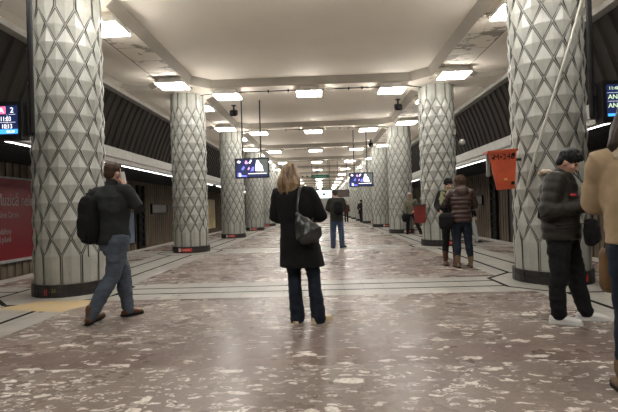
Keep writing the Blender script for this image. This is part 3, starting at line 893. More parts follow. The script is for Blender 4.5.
def person(label, loc, heading, height, J=None, skin=SK, head_yaw=0, head_pitch=0, top=None, legs=None, shoes=None, hair=None, hands=None, near=True, group=None, lean=0, face_=True):
    """faces +Y before heading (clockwise seen from above); J overrides the joints"""
    S = height / 1.75
    j = dict(J0); j.update(J or {}); j = {k: V(v) for k, v in j.items()}
    root = thing('person', label, 'person', loc, -heading, group)
    HM = Matrix.Translation(j['head']) @ Matrix.Rotation(-head_yaw, 4, 'Z') @ Matrix.Rotation(head_pitch, 4, 'X')
    vx = .008 if near else .014
    bm = nb()
    ringtorso(bm, [(j['pelvis'].z - .06, .10, .08, j['pelvis'].x, j['pelvis'].y), (j['pelvis'].z, .14, .10, j['pelvis'].x, j['pelvis'].y), (j['chest'].z - .15, .12, .09, (j['chest'].x + j['pelvis'].x) / 2, (j['chest'].y + j['pelvis'].y) / 2),
                   (j['chest'].z, .145, .10, j['chest'].x, j['chest'].y), (j['shL'].z - .03, .14, .08, (j['shL'].x + j['shR'].x) / 2, (j['shL'].y + j['shR'].y) / 2), (j['shL'].z + .03, .07, .055, j['neck'].x, j['neck'].y)], 2.2)
    tube(bm, [j['neck'] - V((0, 0, .05)), j['neck'], j['head'] + V((0, -.015, -.03))], [.062, .054, .05], 14)
    for s in 'LR':
        tube(bm, [j['hip' + s], j['knee' + s], j['ank' + s]], [.072, .050, .036], 12, step=.05)
        tube(bm, [(j['shL'] + j['shR']) / 2 * .5 + j['sh' + s] * .5, j['sh' + s], j['el' + s], j['wr' + s]], [.06, .05, .037, .026], 12)
        kn, an = j['knee' + s], j['ank' + s]
        fd = (shoes or {}).get('dir' + s, (0.1 if s == 'R' else -.1, 1, 0)); fd = V(fd).normalized()
        tube(bm, [an + V((0, 0, -.03)), an + V((0, 0, -.045)) + fd * .14], [(.03, .03), (.034, .02)], 10)
        hd = (hands or {}).get(s, dict(d=(j['wr' + s] - j['el' + s]), n=(1 if s == 'L' else -1, 0.2, 0), curl=.45))
        hand(bm, j['wr' + s], hd['d'], hd['n'], 1 if s == 'L' else -1, hd.get('curl', .5))
    head_shape(bm, HM)
    if not near:
        pass
    solid('body', bm, skin, root, vx, 2, S=S)
    if face_:
        for s in (-1, 1):
            e = nb(); p = HM @ V((s * .029, .0755, .006)); ell(e, p * S, (.011 * S, .011 * S, .008 * S), seg=10); meshobj('eye', e, M_eye, root, True)
    if legs:
        bm = nb(); r = legs.get('r', (.095, .072, .062))
        pz = legs.get('hip', .95)
        ringtorso(bm, [(pz - .16, .13, .105, j['pelvis'].x, j['pelvis'].y), (pz - .02, .165, .125, j['pelvis'].x, j['pelvis'].y), (pz + .08, .15, .11, j['pelvis'].x, j['pelvis'].y)], 2.3)
        for s in 'LR':
            h_, k_, a_ = j['hip' + s], j['knee' + s], j['ank' + s]
            hem = a_ + V((0, 0, legs.get('hem', -.02)))
            pts = [h_ + V((0, 0, -.02)), h_.lerp(k_, .5) + V((0, -.005, 0)), k_, k_.lerp(a_, .35) + V((0, -.02, 0)), hem]
            tube(bm, pts, [(r[0], r[0] * 1.12), ((r[0] + r[1]) / 2 * 1.03, (r[0] + r[1]) / 2 * 1.1), r[1], r[1] * 1.0, r[2]], 16, step=.03, ref=(1, 0, 0))
        solid(legs.get('name', 'trousers'), bm, legs['mat'], root, .010 if near else .014, 3, legs.get('amp', .006), 9, (1, 1, 1.8), S=S)
    if shoes:
        for s in 'LR':
            a_ = j['ank' + s]; fd = V(shoes.get('dir' + s, (0.12 if s == 'R' else -.12, 1, 0))).normalized(); fl = V((fd.x, fd.y, 0)).normalized(); sd = V((fl.y, -fl.x, 0))
            tilt = shoes.get('tilt' + s, 0); bh = shoes.get('h', .09)
            base = V((a_.x, a_.y, a_.z - .09)); up = V((0, 0, 1))
            R3 = Matrix.Rotation(tilt, 3, sd)
            def F(u, w, z): 
                q = V((0, 0, 0)) + fl * u + sd * w + up * z
                return base + R3 @ (q - V((0, 0, .09))) + V((0, 0, .09))
            bm = nb()
            tube(bm, [F(-.055, 0, .045), F(0, 0, .05), F(.06, 0, .045), F(.12, 0, .038), F(.175, 0, .032)], [(.034, .04), (.038, .045), (.041, .04), (.046, .032), (.036, .024)], 16, ref=sd)
            sh = shoes.get('shaft', (.045, .05)); 
            shaft_top = a_ + V((0, 0, bh)); 
            tube(bm, [F(-.012, 0, .06), a_.lerp(shaft_top, .5) + V((0, -.0, 0)), shaft_top], [(.038, .048), sh, sh], 14, ref=sd)
            ft = solid(shoes.get('name', 'shoe'), bm, shoes['mat'], root, .007 if near else .012, 2, S=S)
            if near:
                bm = nb(); out = []
                for u, w in ((-.088, .012), (-.082, .03), (-.04, .036), (.03, .036), (.09, .044), (.14, .046), (.185, .034), (.208, .012), (.208, -.012), (.185, -.034), (.14, -.046), (.09, -.042), (.03, -.034), (-.04, -.034), (-.082, -.03), (-.088, -.012)): out.append((u, w))
                lo = [bm.verts.new(F(u, w, 0.0) * S) for u, w in out]; hi = [bm.verts.new(F(u, w, .026) * S) for u, w in out]
                bm.faces.new(lo); bm.faces.new(hi)
                for k in range(len(lo)): bm.faces.new([lo[k], lo[(k + 1) % len(lo)], hi[(k + 1) % len(lo)], hi[k]])
                meshobj('sole', bm, shoes.get('sole', M_black), ft)
    if top:
        bm = nb(); rip = top.get('ripple')
        rings = top['rings']
        ringtorso(bm, rings, top.get('power', 2.4), rip)
        ra = top.get('arm', (.075, .06, .048))
        for s in 'LR':
            a, b, c = j['sh' + s], j['el' + s], j['wr' + s]
            sh_in = a + V((.06 if s == 'L' else -.06, 0, -.01))
            tube(bm, [sh_in, a + V((0, 0, -.005)), a.lerp(b, .5), b, b.lerp(c, .5), b.lerp(c, top.get('cuff', .93))], [ra[0], ra[0], ra[0] * .5 + ra[1] * .5, ra[1], (ra[1] + ra[2]) / 2, ra[2]], 16, step=.014 if rip else .03, ripple=rip)
        if 'extra' in top: top['extra'](bm, j)
        g = solid(top.get('name', 'jacket'), bm, top['mat'], root, .0095 if near else .014, top.get('smooth', 2 if rip else 4), top.get('amp', .007), top.get('ns', 8), (1, 1, 1.3), S=S)
        if 'trim' in top:
            for nm, fn, mt, am in top['trim']:
                b2 = nb(); fn(b2, j, HM); solid(nm, b2, mt, g, .008 if near else .013, 1, am, 40, S=S)
    if hair:
        bm = nb(); hair['fn'](bm, HM)
        solid(hair.get('name', 'hair'), bm, hair['mat'], root, .007 if near else .012, 2, hair.get('amp', .006), hair.get('ns', 30), hair.get('st', (1, 1, .4)), S=S)
    return root, j, HM, S

def world(root_loc, heading, S, p):
    p = V(p) * S; c, s = math.cos(-heading), math.sin(-heading)
    return V((root_loc[0] + p.x * c - p.y * s, root_loc[1] + p.x * s + p.y * c, root_loc[2] + p.z))

def E_(bm, HM, c, r):
    bmesh.ops.create_uvsphere(bm, u_segments=20, v_segments=14, radius=1, matrix=HM @ Matrix.Translation(V(c)) @ Matrix.Diagonal((*r, 1)))
def short_hair(bm, HM):
    E_(bm, HM, (0, -.022, .05), (.083, .093, .082)); E_(bm, HM, (0, -.055, -.005), (.070, .055, .070)); E_(bm, HM, (0, .03, .098), (.062, .055, .030))
def thick_hair(bm, HM):
    E_(bm, HM, (0, -.02, .055), (.090, .102, .088)); E_(bm, HM, (0, -.055, -.005), (.078, .06, .075)); E_(bm, HM, (0, .045, .092), (.066, .05, .034))
    E_(bm, HM, (.03, .078, .072), (.034, .018, .020)); E_(bm, HM, (-.03, .078, .072), (.034, .018, .020))
    for s in (-1, 1): E_(bm, HM, (s * .072, -.01, .03), (.015, .03, .035))
def beanie(bm, HM):
    E_(bm, HM, (0, -.012, .055), (.088, .104, .090)); E_(bm, HM, (0, -.03, .02), (.086, .092, .05))
def cap(bm, HM):
    E_(bm, HM, (0, -.012, .065), (.085, .102, .068)); E_(bm, HM, (0, .11, .05), (.06, .06, .010)); E_(bm, HM, (0, -.05, .0), (.07, .05, .06))

DENIM = cloth('denim_blue', (.045, .065, .11), .35, 20)
DENIMG = cloth('denim_grey_blue', (.068, .085, .11), .3, 20)
DENIMD = cloth('denim_dark', (.010, .015, .025), .35, 20)
BLACKC = cloth('black_cloth', (.0055, .0055, .006), .3, 20)
BLACKT = cloth('black_trousers', (.007, .007, .008), .3, 20)
GREYJ = cloth('charcoal_jacket', (.015, .017, .017), .25, 22, .75)
PUFFB = cloth('black_brown_puffer', (.019, .016, .012), .3, 12, .55, .1, .35)
PUFFR = cloth('brown_puffer', (.040, .019, .014), .3, 12, .42, .1, .5)
TANC = cloth('tan_coat', (.34, .25, .155), .2, 18, .85)
FLEECE = cloth('cream_fleece', (.55, .47, .35), .3, 50, .95, .6)
FUR = cloth('pale_fur', (.55, .46, .36), .4, 60, .95, .8)
FURD = cloth('dark_fur', (.06, .035, .022), .4, 60, .95, .8)
BOOTB = cloth('brown_leather', (.085, .034, .015), .3, 15, .5)
BOOTT = cloth('tan_suede', (.14, .09, .05), .3, 20, .8)
WSHOE = plain('white_leather', (.6, .6, .58), .4)
CREAM = plain('cream_shoe', (.62, .52, .34), .5)
HBROWN = cloth('brown_hair', (.045, .024, .014), .4, 60, .6)
HBLACK = cloth('black_hair', (.010, .009, .009), .4, 60, .45)
HDARK = cloth('dark_brown_hair', (.028, .016, .010), .4, 60, .5)
def blonde():
    t = NT('blonde_hair')
    n = t.noise(22, 4, .6, t.mapv((1, 1, .12)))
    c = t.mix(t.mr(n, .32, .62), (.05, .024, .011), (.40, .27, .15))
    t.bump(t.noise(50, 2, .5, t.mapv((1, 1, .08))), .5, .006)
    return t.done(c, .45, 0, .4)
HBLOND = blonde()
D = math.radians

# --- man with phone, walking away at left
loc = (-2.40, 4.84, 0); hd = D(16)
def collar1(bm, j): tube(bm, [j['neck'] + V((0, -.005, -.04)), j['neck'] + V((0, .005, .045))], [.082, .072], 18)
J = dict(kneeL=(-.03, .20, .50), ankL=(.0, .22, .10), hipL=(-.075, .03, .93), kneeR=(.0, .0, .50), ankR=(-.13, -.20, .115), hipR=(.105, -.02, .93),
         elR=(.30, .10, 1.24), wrR=(.165, .04, 1.46), elL=(-.25, -.05, 1.13), wrL=(-.26, .10, .93), head=(0.0, .045, 1.64), neck=(0, .01, 1.49), shR=(.185, .01, 1.45))
root, j, HM, S = person('man in a charcoal jacket walking away with a phone at his ear', loc, hd, 1.80, J, SK, head_yaw=D(8), head_pitch=D(-6),
    top=dict(mat=GREYJ, name='jacket', arm=(.082, .064, .048), amp=.011, ns=7, extra=collar1, rings=[(.86, .19, .145, 0, 0), (.95, .195, .15, 0, 0), (1.10, .19, .14, 0, 0), (1.25, .215, .15, 0, 0), (1.38, .22, .14, 0, 0), (1.46, .15, .10, 0, 0), (1.50, .085, .075, 0, 0)]),
    legs=dict(mat=DENIMG, name='jeans', r=(.112, .082, .062), amp=.009), shoes=dict(mat=BOOTB, name='boot', h=.07, shaft=(.050, .056), tiltR=.12, tiltL=-.06, sole=M_black, dirL=(.25, 1, 0), dirR=(-.1, 1, 0)),
    hair=dict(fn=short_hair, mat=HBROWN, amp=.008),
    hands=dict(R=dict(d=(-.25, -.12, .93), n=(-1, -.1, -.1), curl=.55)))
r = thing('mobile_phone', 'pale phone held to the ear of the man walking away', 'phone', world(loc, hd, S, (.118, .06, 1.54)), -hd)
bm = nb(); rbox(bm, (0, 0, .05), (.006, .035, .072), Matrix.Rotation(.25, 3, 'X'), 6); meshobj('case', bm, plain('phone_pale', (.5, .5, .5), .3), r, True)
bm = nb(); rbox(bm, (-.0062, 0, .05), (.001, .031, .066), Matrix.Rotation(.25, 3, 'X'), 6); meshobj('screen', bm, M_black, r, True)
def backpack(loc, hd, S, label, mat, off=(0, -.22, 1.20), half=(.15, .10, .235), straps=True, voxel=.01):
    w = world(loc, hd, S, (off[0], off[1], off[2] - half[2]))
    r = thing('backpack', label, 'backpack', w, -hd)
    bm = nb(); rbox(bm, (0, 0, half[2]), half, None, 3.2); rbox(bm, (0, -half[1] * .85, half[2] * .7), (half[0] * .75, half[1] * .5, half[2] * .5), None, 3)
    solid('pack', bm, mat, r, voxel, 2, .008, 9)
    bm = nb(); tube(bm, [(-.03, half[1] * .4, half[2] * 1.95), (-.03, half[1] * .2, half[2] * 2.1), (.03, half[1] * .2, half[2] * 2.1), (.03, half[1] * .4, half[2] * 1.95)], [.008] * 4, 8); meshobj('handle', bm, mat, r, True)
    if straps:
        for s in (-1, 1):
            bm = nb(); y = -off[1]
            p = [(s * .09, half[1] * .9, half[2] * 1.75), (s * .115, y - .04, 1.49 - off[2] + half[2]), (s * .125, y + .075, 1.45 - off[2] + half[2]), (s * .14, y + .155, 1.30 - off[2] + half[2]), (s * .17, y + .10, 1.12 - off[2] + half[2]), (s * .17, y - .05, 1.06 - off[2] + half[2]), (s * .12, half[1] * .9, .08)]
            tube(bm, p, [(.024, .008)] * len(p), 8, ref=(1, 0, 0)); meshobj('strap', bm, mat, r, True)
        bm = nb(); tube(bm, [(half[0] * .6, -half[1] * .9, .1), (half[0] * .7, -half[1] * 1.05, -.02), (half[0] * .72, -half[1] * 1.05, -.12)], [.006] * 3, 6); meshobj('loose_strap', bm, mat, r, True)
    return r
backpack(loc, hd, S, 'black backpack on the man walking away at left', BLACKC, (-.13, -.20, 1.14), (.105, .08, .27))

# --- blonde woman in black coat
loc = (-.19, 4.64, 0); hd = D(14); LEAN[0] = -.085
def wool_extra(bm, j): tube(bm, [j['neck'] + V((0, -.01, -.05)), j['neck'] + V((0, 0, .03))], [.085, .075], 18)
J = dict(hipL=(-.085, 0, .93), hipR=(.085, 0, .93), kneeL=(-.115, .03, .50), kneeR=(.115, .02, .50), ankL=(-.115, -.01, .09), ankR=(.125, .0, .09),
         shL=(-.185, 0, 1.43), shR=(.185, 0, 1.43), elL=(-.265, .02, 1.17), wrL=(-.13, .22, 1.12), elR=(.275, .04, 1.17), wrR=(.12, .24, 1.14), head=(-.02, .01, 1.63))
def blonde_hair(bm, HM):
    E_(bm, HM, (0, -.015, .05), (.092, .104, .090))
    tube(bm, [HM @ V(p) for p in ((0, -.02, .06), (0, -.03, -.02), (-.01, -.045, -.08), (-.02, -.055, -.13), (-.03, -.06, -.175))], [(.092, .10), (.112, .092), (.128, .082), (.125, .066), (.09, .035)], 20, ref=(1, 0, 0))
    random.seed(11)
    for k in range(26):
        a = -PI * (k / 25); x0, y0 = .088 * math.cos(a), .085 * math.sin(a) - .01
        L = -.155 - random.random() * .07
        tube(bm, [HM @ V(p) for p in ((x0 * .9, y0, .04), (x0 * 1.30, y0 * .98 - .01, -.06), (x0 * 1.38 - .008 + random.uniform(-.015, .015), y0 * .9 - .02, -.11), (x0 * 1.05 - .02 + random.uniform(-.015, .015), y0 * .7 - .02, L))], [.018, .020, .018, .010], 6)
root, j, HM, S = person('blonde woman in a black coat standing with her back to the camera', loc, hd, 1.70, J, SKP, head_yaw=D(10), head_pitch=D(-12),
    top=dict(mat=BLACKC, name='coat', arm=(.085, .070, .058), amp=.010, ns=5, extra=wool_extra, smooth=5, rings=[(.62, .255, .20, 0, 0), (.78, .235, .18, 0, 0), (.95, .215, .16, 0, 0), (1.10, .195, .14, 0, 0), (1.28, .22, .15, 0, 0), (1.40, .22, .135, 0, 0), (1.46, .15, .10, 0, 0), (1.50, .09, .08, 0, 0)]),
    legs=dict(mat=DENIMD, name='jeans', r=(.10, .076, .084), amp=.008, hem=-.055), shoes=dict(mat=CREAM, name='shoe', h=.0, sole=CREAM, dirR=(.55, .85, 0), dirL=(-.05, 1, 0)),
    hair=dict(fn=blonde_hair, mat=HBLOND, amp=.006, ns=26, st=(1, 1, .2)),
    hands=dict(L=dict(d=(.75, .6, .1), n=(.3, -.6, .7), curl=.8), R=dict(d=(-.75, .6, .1), n=(-.3, -.6, .7), curl=.8)))
# handbag
SILV = plain('silver_leather', (.05, .052, .05), .28, .4, .6, .3, 8)
bl = world(loc, hd, 1, (.02, -.215, .92)); LEAN[0] = 0
r = thing('handbag', 'slouchy silver grey handbag hanging from the blonde woman\'s shoulder', 'handbag', bl, -hd)
bm = nb()
tube(bm, [(.10, -.01, -.005), (.085, -.02, .05), (.03, -.01, .13), (-.01, 0, .20), (-.03, 0, .25)], [(.13, .05), (.155, .07), (.10, .055), (.05, .03), (.022, .014)], 20, ref=(1, 0, 0))
solid('pouch', bm, SILV, r, .008, 2, .014, 14, (1, 1, .5))
bm = nb(); tube(bm, [(-.03, 0, .245), (-.035, .005, .32), (-.025, .05, .48), (-.02, .12, .545), (-.02, .20, .55), (0, .31, .52), (.03, .36, .40), (.06, .30, .24), (.10, .05, .16)], [(.014, .006)] * 9, 8, ref=(1, 0, 0)); meshobj('strap', bm, SILV, r, True)
bm = nb(); bmesh.ops.create_cone(bm, cap_ends=True, segments=16, radius1=.022, radius2=.022, depth=.012, matrix=Matrix.Translation((-.03, -.012, .25)) @ Matrix.Rotation(PI / 2, 4, 'X')); meshobj('ring', bm, plain('ring_metal', (.5, .5, .48), .25, .9), r)
r = thing('mobile_phone', 'dark phone held in front of the blonde woman', 'phone', world(loc, hd, S, (-.09, .31, 1.15)), -hd)
bm = nb(); rbox(bm, (0, 0, .03), (.036, .005, .072), Matrix.Rotation(-.5, 3, 'X'), 6); meshobj('case', bm, M_black, r, True)
bm = nb(); rbox(bm, (0, -.0052, .03), (.032, .001, .064), Matrix.Rotation(-.5, 3, 'X'), 6); meshobj('screen', bm, M_darkmetal, r, True)

LEAN[0] = 0
# --- man in black puffer looking at his phone, right
loc = (2.43, 4.46, 0); hd = D(130)
def hoodR(bm, j): 
    tube(bm, [j['neck'] + V((0, -.01, -.06)), j['neck'] + V((0, -.015, .0))], [(.11, .10), (.085, .08)], 18)
    ell(bm, j['neck'] + V((0, -.10, -.03)), (.14, .075, .085))
def furR(bm, j, HM):
    p = [j['neck'] + V(q) for q in ((-.14, -.06, .03), (-.12, -.14, .035), (-.05, -.185, .02), (.05, -.185, .02), (.12, -.14, .035), (.14, -.06, .03))]
    tube(bm, p, [.018, .026, .030, .030, .026, .018], 10)
J = dict(hipL=(-.09, 0, .93), hipR=(.09, 0, .93), kneeL=(-.11, .10, .50), kneeR=(.12, .0, .50), ankL=(-.17, .16, .09), ankR=(.13, -.02, .09),
         shL=(-.19, 0, 1.42), shR=(.19, 0, 1.42), elL=(-.28, .0, 1.14), wrL=(-.07, .31, 1.18), elR=(.28, -.05, 1.12), wrR=(.07, .32, 1.18), head=(0, .085, 1.60), neck=(0, .025, 1.48), chest=(0, 0, 1.28))
root, j, HM, S = person('man in a black puffer jacket and white trainers looking down at his phone', loc, hd, 1.76, J, SK, head_yaw=D(0), head_pitch=D(-32),
    top=dict(mat=PUFFB, name='puffer_jacket', arm=(.098, .088, .062), amp=.006, ripple=(.010, .10), extra=hoodR, trim=[('fur_trim', furR, FUR, .010)], cuff=.9,
             rings=[(.83, .21, .16, 0, 0), (.90, .225, .17, 0, 0), (1.10, .23, .17, 0, -.01), (1.25, .24, .175, 0, -.02), (1.38, .23, .16, 0, -.01), (1.46, .16, .12, 0, 0), (1.50, .11, .095, 0, .01)]),
    legs=dict(mat=BLACKT, name='trousers', r=(.108, .084, .070), amp=.010, hem=.0), shoes=dict(mat=WSHOE, name='trainer', h=.0, sole=WSHOE, dirL=(-.45, 1, 0), dirR=(-.25, 1, 0)),
    hair=dict(fn=thick_hair, mat=HBLACK, amp=.010, ns=34),
    hands=dict(L=dict(d=(.35, .75, .35), n=(.6, -.5, .5), curl=.55), R=dict(d=(-.35, .75, .35), n=(-.6, -.5, .5), curl=.55)))
for o in [x for x in bpy.data.objects if x.parent == root and x.name.startswith('trainer')]:
    pass
r = thing('mobile_phone', 'phone held out by the man in the black puffer jacket', 'phone', world(loc, hd, S, (.0, .40, 1.22)), -hd)
bm = nb(); rbox(bm, (0, 0, .03), (.036, .006, .074), Matrix.Rotation(-.6, 3, 'X'), 6); meshobj('case', bm, plain('phone_white', (.55, .56, .58), .3), r, True)
bm = nb(); rbox(bm, (0, -.005, .034), (.032, .0025, .066), Matrix.Rotation(-.6, 3, 'X'), 6); meshobj('screen', bm, emis('phone_glow', (.5, .6, .8), .12), r, True)
# crossbody bag
r = thing('shoulder_bag', 'black crossbody bag on the hip of the man in the puffer jacket', 'bag', world(loc, hd, S, (.10, .27, .80)), -hd)
bm = nb(); rbox(bm, (0, 0, .11), (.125, .055, .13), None, 3.5); rbox(bm, (0, .045, .09), (.10, .03, .08), None, 3.5); solid('pouch', bm, BLACKC, r, .008, 2, .006, 12)
bm = nb(); tube(bm, [(-.08, .0, .22), (-.12, .0, .36), (-.17, -.05, .56), (-.24, -.20, .74), (-.24, -.34, .72), (-.15, -.47, .45), (.05, -.44, .25), (.17, -.25, .18), (.10, .0, .2)], [(.018, .005)] * 9, 8, ref=(1, 0, 0)); meshobj('strap', bm, BLACKC, r, True)
r = thing('chest_badge', 'small red tag on the chest of the black puffer jacket', 'tag', world(loc, hd, S, (.185, .15, 1.27)), -hd)
bm = nb(); rbox(bm, (0, 0, 0), (.012, .03, .012), None, 3); meshobj('tag_body', bm, plain('tag_red', (.5, .02, .03), .5), r, True)

# --- woman in tan coat, right edge
loc = (1.98, 2.68, 0); hd = D(22); LEAN[0] = -.025
def fleece_col(bm, j, HM): tube(bm, [j['neck'] + V((-.11, -.05, -.03)), j['neck'] + V((-.06, -.10, .01)), j['neck'] + V((.06, -.10, .01)), j['neck'] + V((.11, -.05, -.03))], [(.07, .04)] * 4, 12, ref=(0, 0, 1))
def tan_extra(bm, j): tube(bm, [j['neck'] + V((0, -.01, -.05)), j['neck'] + V((0, 0, .04))], [.10, .09], 18)
J = dict(hipL=(-.09, 0, .93), hipR=(.09, 0, .93), kneeL=(-.10, .02, .50), ankL=(-.13, .0, .09), ankR=(.14, .04, .09), shL=(-.195, 0, 1.44), shR=(.195, 0, 1.44), elL=(-.215, .12, 1.18), wrL=(-.10, .32, 1.16), elR=(.29, 0, 1.18), wrR=(.2, .22, 1.05))
def long_dark(bm, HM):
    E_(bm, HM, (0, -.015, .05), (.096, .108, .092))
    tube(bm, [HM @ V(p) for p in ((0, -.02, .06), (0, -.03, -.03), (0, -.05, -.12), (0, -.06, -.20))], [(.11, .11), (.145, .10), (.165, .08), (.13, .045)], 20, ref=(1, 0, 0))
person('woman in a tan coat and brown boots standing at the right edge', loc, hd, 1.78, J, SKP, head_pitch=D(-8),
    top=dict(mat=TANC, name='coat', arm=(.088, .078, .060), amp=.014, ns=6, extra=tan_extra, trim=[('collar', fleece_col, FLEECE, .008)], rings=[(.93, .195, .16, 0, 0), (1.0, .20, .16, 0, 0), (1.12, .20, .15, 0, 0), (1.28, .215, .15, 0, 0), (1.40, .215, .14, 0, 0), (1.47, .16, .11, 0, 0), (1.51, .10, .085, 0, 0)]),
    legs=dict(mat=DENIMD, name='jeans', r=(.105, .072, .058), amp=.007, hem=.10), shoes=dict(mat=BOOTT, name='boot', h=.11, shaft=(.062, .066)),
    hair=dict(fn=long_dark, mat=HDARK, amp=.008, ns=26, st=(1, 1, .2)))
LEAN[0] = 0
r = thing('tote_bag', 'brown leather tote hanging behind the woman in the tan coat', 'bag', (2.07, 3.14, .56), D(10))
bm = nb(); rbox(bm, (0, 0, .16), (.10, .05, .17), None, 4); solid('pouch', bm, cloth('tote_leather', (.15, .085, .035), .2, 10, .5), r, .008, 2, .006, 8)
bm = nb(); tube(bm, [(-.07, 0, .30), (-.06, -.01, .42), (-.02, -.03, .48), (.04, -.01, .42), (.06, 0, .30)], [.008] * 5, 8); meshobj('strap', bm, BOOTT, r, True)

# --- two women hugging, right middle
loc = (2.68, 8.38, 0); hd = D(4)
def hood2(bm, j): 
    tube(bm, [j['neck'] + V((0, -.01, -.06)), j['neck'] + V((0, .02, .04))], [.10, .09], 18); ell(bm, j['neck'] + V((0, -.09, -.03)), (.14, .07, .11))
def fur2(bm, j, HM):
    E_(bm, HM, (0, -.02, .035), (.108, .115, .118)); E_(bm, HM, (0, -.03, -.06), (.10, .09, .07))
J = dict(hipL=(-.085, 0, .93), hipR=(.085, 0, .93), kneeL=(-.09, .02, .5), kneeR=(.12, .02, .5), ankL=(-.10, -.03, .09), ankR=(.15, .0, .09), shL=(-.18, 0, 1.43), shR=(.18, 0, 1.43), elL=(-.27, .10, 1.22), wrL=(-.20, .33, 1.25), elR=(.27, .06, 1.17), wrR=(.24, .26, 1.12), head=(0, .02, 1.63))
person('woman in a brown puffer jacket and jeans hugging a friend, back to camera', loc, hd, 1.76, J, SKP, head_yaw=D(-5), near=True, face_=False,
    top=dict(mat=PUFFR, name='puffer_jacket', arm=(.085, .075, .055), amp=.005, ripple=(.012, .085), extra=hood2,
             rings=[(.86, .19, .15, 0, 0), (.92, .20, .155, 0, 0), (1.05, .185, .145, 0, 0), (1.10, .17, .135, 0, 0), (1.25, .20, .15, 0, 0), (1.38, .205, .145, 0, 0), (1.46, .15, .10, 0, 0), (1.50, .10, .085, 0, 0)]),
    legs=dict(mat=DENIMD, name='jeans', r=(.105, .074, .055), hem=.10), shoes=dict(mat=BOOTT, name='boot', h=.15, shaft=(.055, .06)),
    hair=dict(fn=lambda bm, HM: fur2(bm, None, HM), mat=FURD, amp=.010, ns=40, st=(1, 1, 1), name='hood'))
loc2 = (2.60, 8.84, 0); hd2 = D(180)
J = dict(hipL=(-.085, 0, .93), hipR=(.085, 0, .93), shL=(-.17, 0, 1.43), shR=(.17, 0, 1.43), elR=(.26, .05, 1.20), wrR=(.26, .24, 1.10), elL=(-.25, .12, 1.2), wrL=(-.10, .36, 1.22), ankL=(-.09, 0, .09), ankR=(.13, .05, .09), head=(0.03, .05, 1.61))
SCARF = cloth('knit_scarf', (.24, .24, .13), .5, 30, .95, .6)
person('woman in a black beanie and dark coat facing the camera in the hug', loc2, hd2, 1.76, J, SKP, head_yaw=D(-5), head_pitch=D(-10), near=True,
    top=dict(mat=BLACKC, name='coat', arm=(.085, .075, .055), amp=.006, rings=[(.72, .20, .16, 0, 0), (.95, .20, .155, 0, 0), (1.10, .18, .14, 0, 0), (1.25, .20, .14, 0, 0), (1.38, .20, .135, 0, 0), (1.46, .15, .10, 0, 0), (1.50, .10, .085, 0, 0)],
             trim=[('scarf', lambda bm, j, HM: (tube(bm, [j['neck'] + V((0, 0, -.04)), j['neck'] + V((0, .01, .05))], [.115, .10], 18), tube(bm, [(.15, .09, 1.46), (.19, .10, 1.32), (.19, .12, 1.16)], [(.05, .02)] * 3, 10, ref=(1, 0, 0))), SCARF, .008)]),
    legs=dict(mat=BLACKT, name='trousers', r=(.10, .07, .05), hem=.10), shoes=dict(mat=BOOTB, name='boot', h=.15, shaft=(.055, .06)),
    hair=dict(fn=beanie, mat=BLACKC, amp=.004, name='beanie'))
r = thing('handbag', 'black handbag hanging left of the woman in the brown puffer jacket', 'handbag', (2.36, 8.28, .74), 0)
bm = nb(); rbox(bm, (0, 0, .16), (.14, .07, .165), None, 3.2); solid('pouch', bm, BLACKC, r, .01, 2, .008, 10)
bm = nb(); tube(bm, [(-.06, 0, .30), (-.02, .02, .45), (.08, .06, .60), (.12, .08, .70), (.11, .16, .62), (.05, .04, .30)], [(.012, .006)] * 6, 8); meshobj('strap', bm, BLACKC, r, True)

# --- person in pale trousers behind them
loc = (4.62, 13.7, 0); hd = D(150)
PALET = cloth('pale_trousers', (.42, .45, .42), .15, 15)
J = dict(ankL=(-.20, .16, .09), kneeL=(-.15, .10, .5), kneeR=(.1, .05, .5), shL=(-.17, 0, 1.43), shR=(.17, 0, 1.43))
person('person in pale trousers half hidden behind the hugging pair', loc, hd, 1.60, J, SK, near=False,
    top=dict(mat=BLACKC, name='jacket', rings=[(.86, .18, .13, 0, 0), (1.10, .17, .13, 0, 0), (1.38, .20, .13, 0, 0), (1.47, .14, .10, 0, 0), (1.50, .085, .075, 0, 0)]),
    legs=dict(mat=PALET, name='trousers', r=(.10, .075, .06)), shoes=dict(mat=BLACKC, name='shoe', h=.0), hair=dict(fn=short_hair, mat=HBLACK))

# --- man with backpack and jeans, centre distance
loc = (.44, 13.1, 0); hd = D(-6)
J = dict(ankL=(-.13, 0, .09), ankR=(.14, .02, .09), kneeL=(-.12, .02, .5), kneeR=(.12, .02, .5), elR=(.27, .05, 1.17), wrR=(.22, .25, 1.12), elL=(-.26, .05, 1.17), wrL=(-.15, .25, 1.12), head=(-.02, .05, 1.62))
CAMO = cloth('olive_black_jacket', (.020, .021, .016), .6, 9, .8)
root, j, HM, S = person('man in a dark olive jacket and blue jeans with his back to the camera', loc, hd, 1.78, J, SK, near=True, head_pitch=D(-10), face_=False,
    top=dict(mat=CAMO, name='jacket', arm=(.09, .075, .055), amp=.008, rings=[(.80, .20, .155, 0, 0), (1.10, .20, .15, 0, 0), (1.25, .215, .155, 0, 0), (1.38, .215, .14, 0, 0), (1.46, .15, .10, 0, 0), (1.50, .10, .085, 0, 0)]),
    legs=dict(mat=DENIM, name='jeans', r=(.112, .085, .075), amp=.008, hem=-.04), shoes=dict(mat=BLACKC, name='shoe', h=.0, dirR=(.7, .7, 0)),
    hair=dict(fn=short_hair, mat=HDARK))
backpack(loc, hd, S, 'black backpack on the man in blue jeans in mid hall', BLACKC, (.02, -.235, 1.20), (.15, .09, .22))

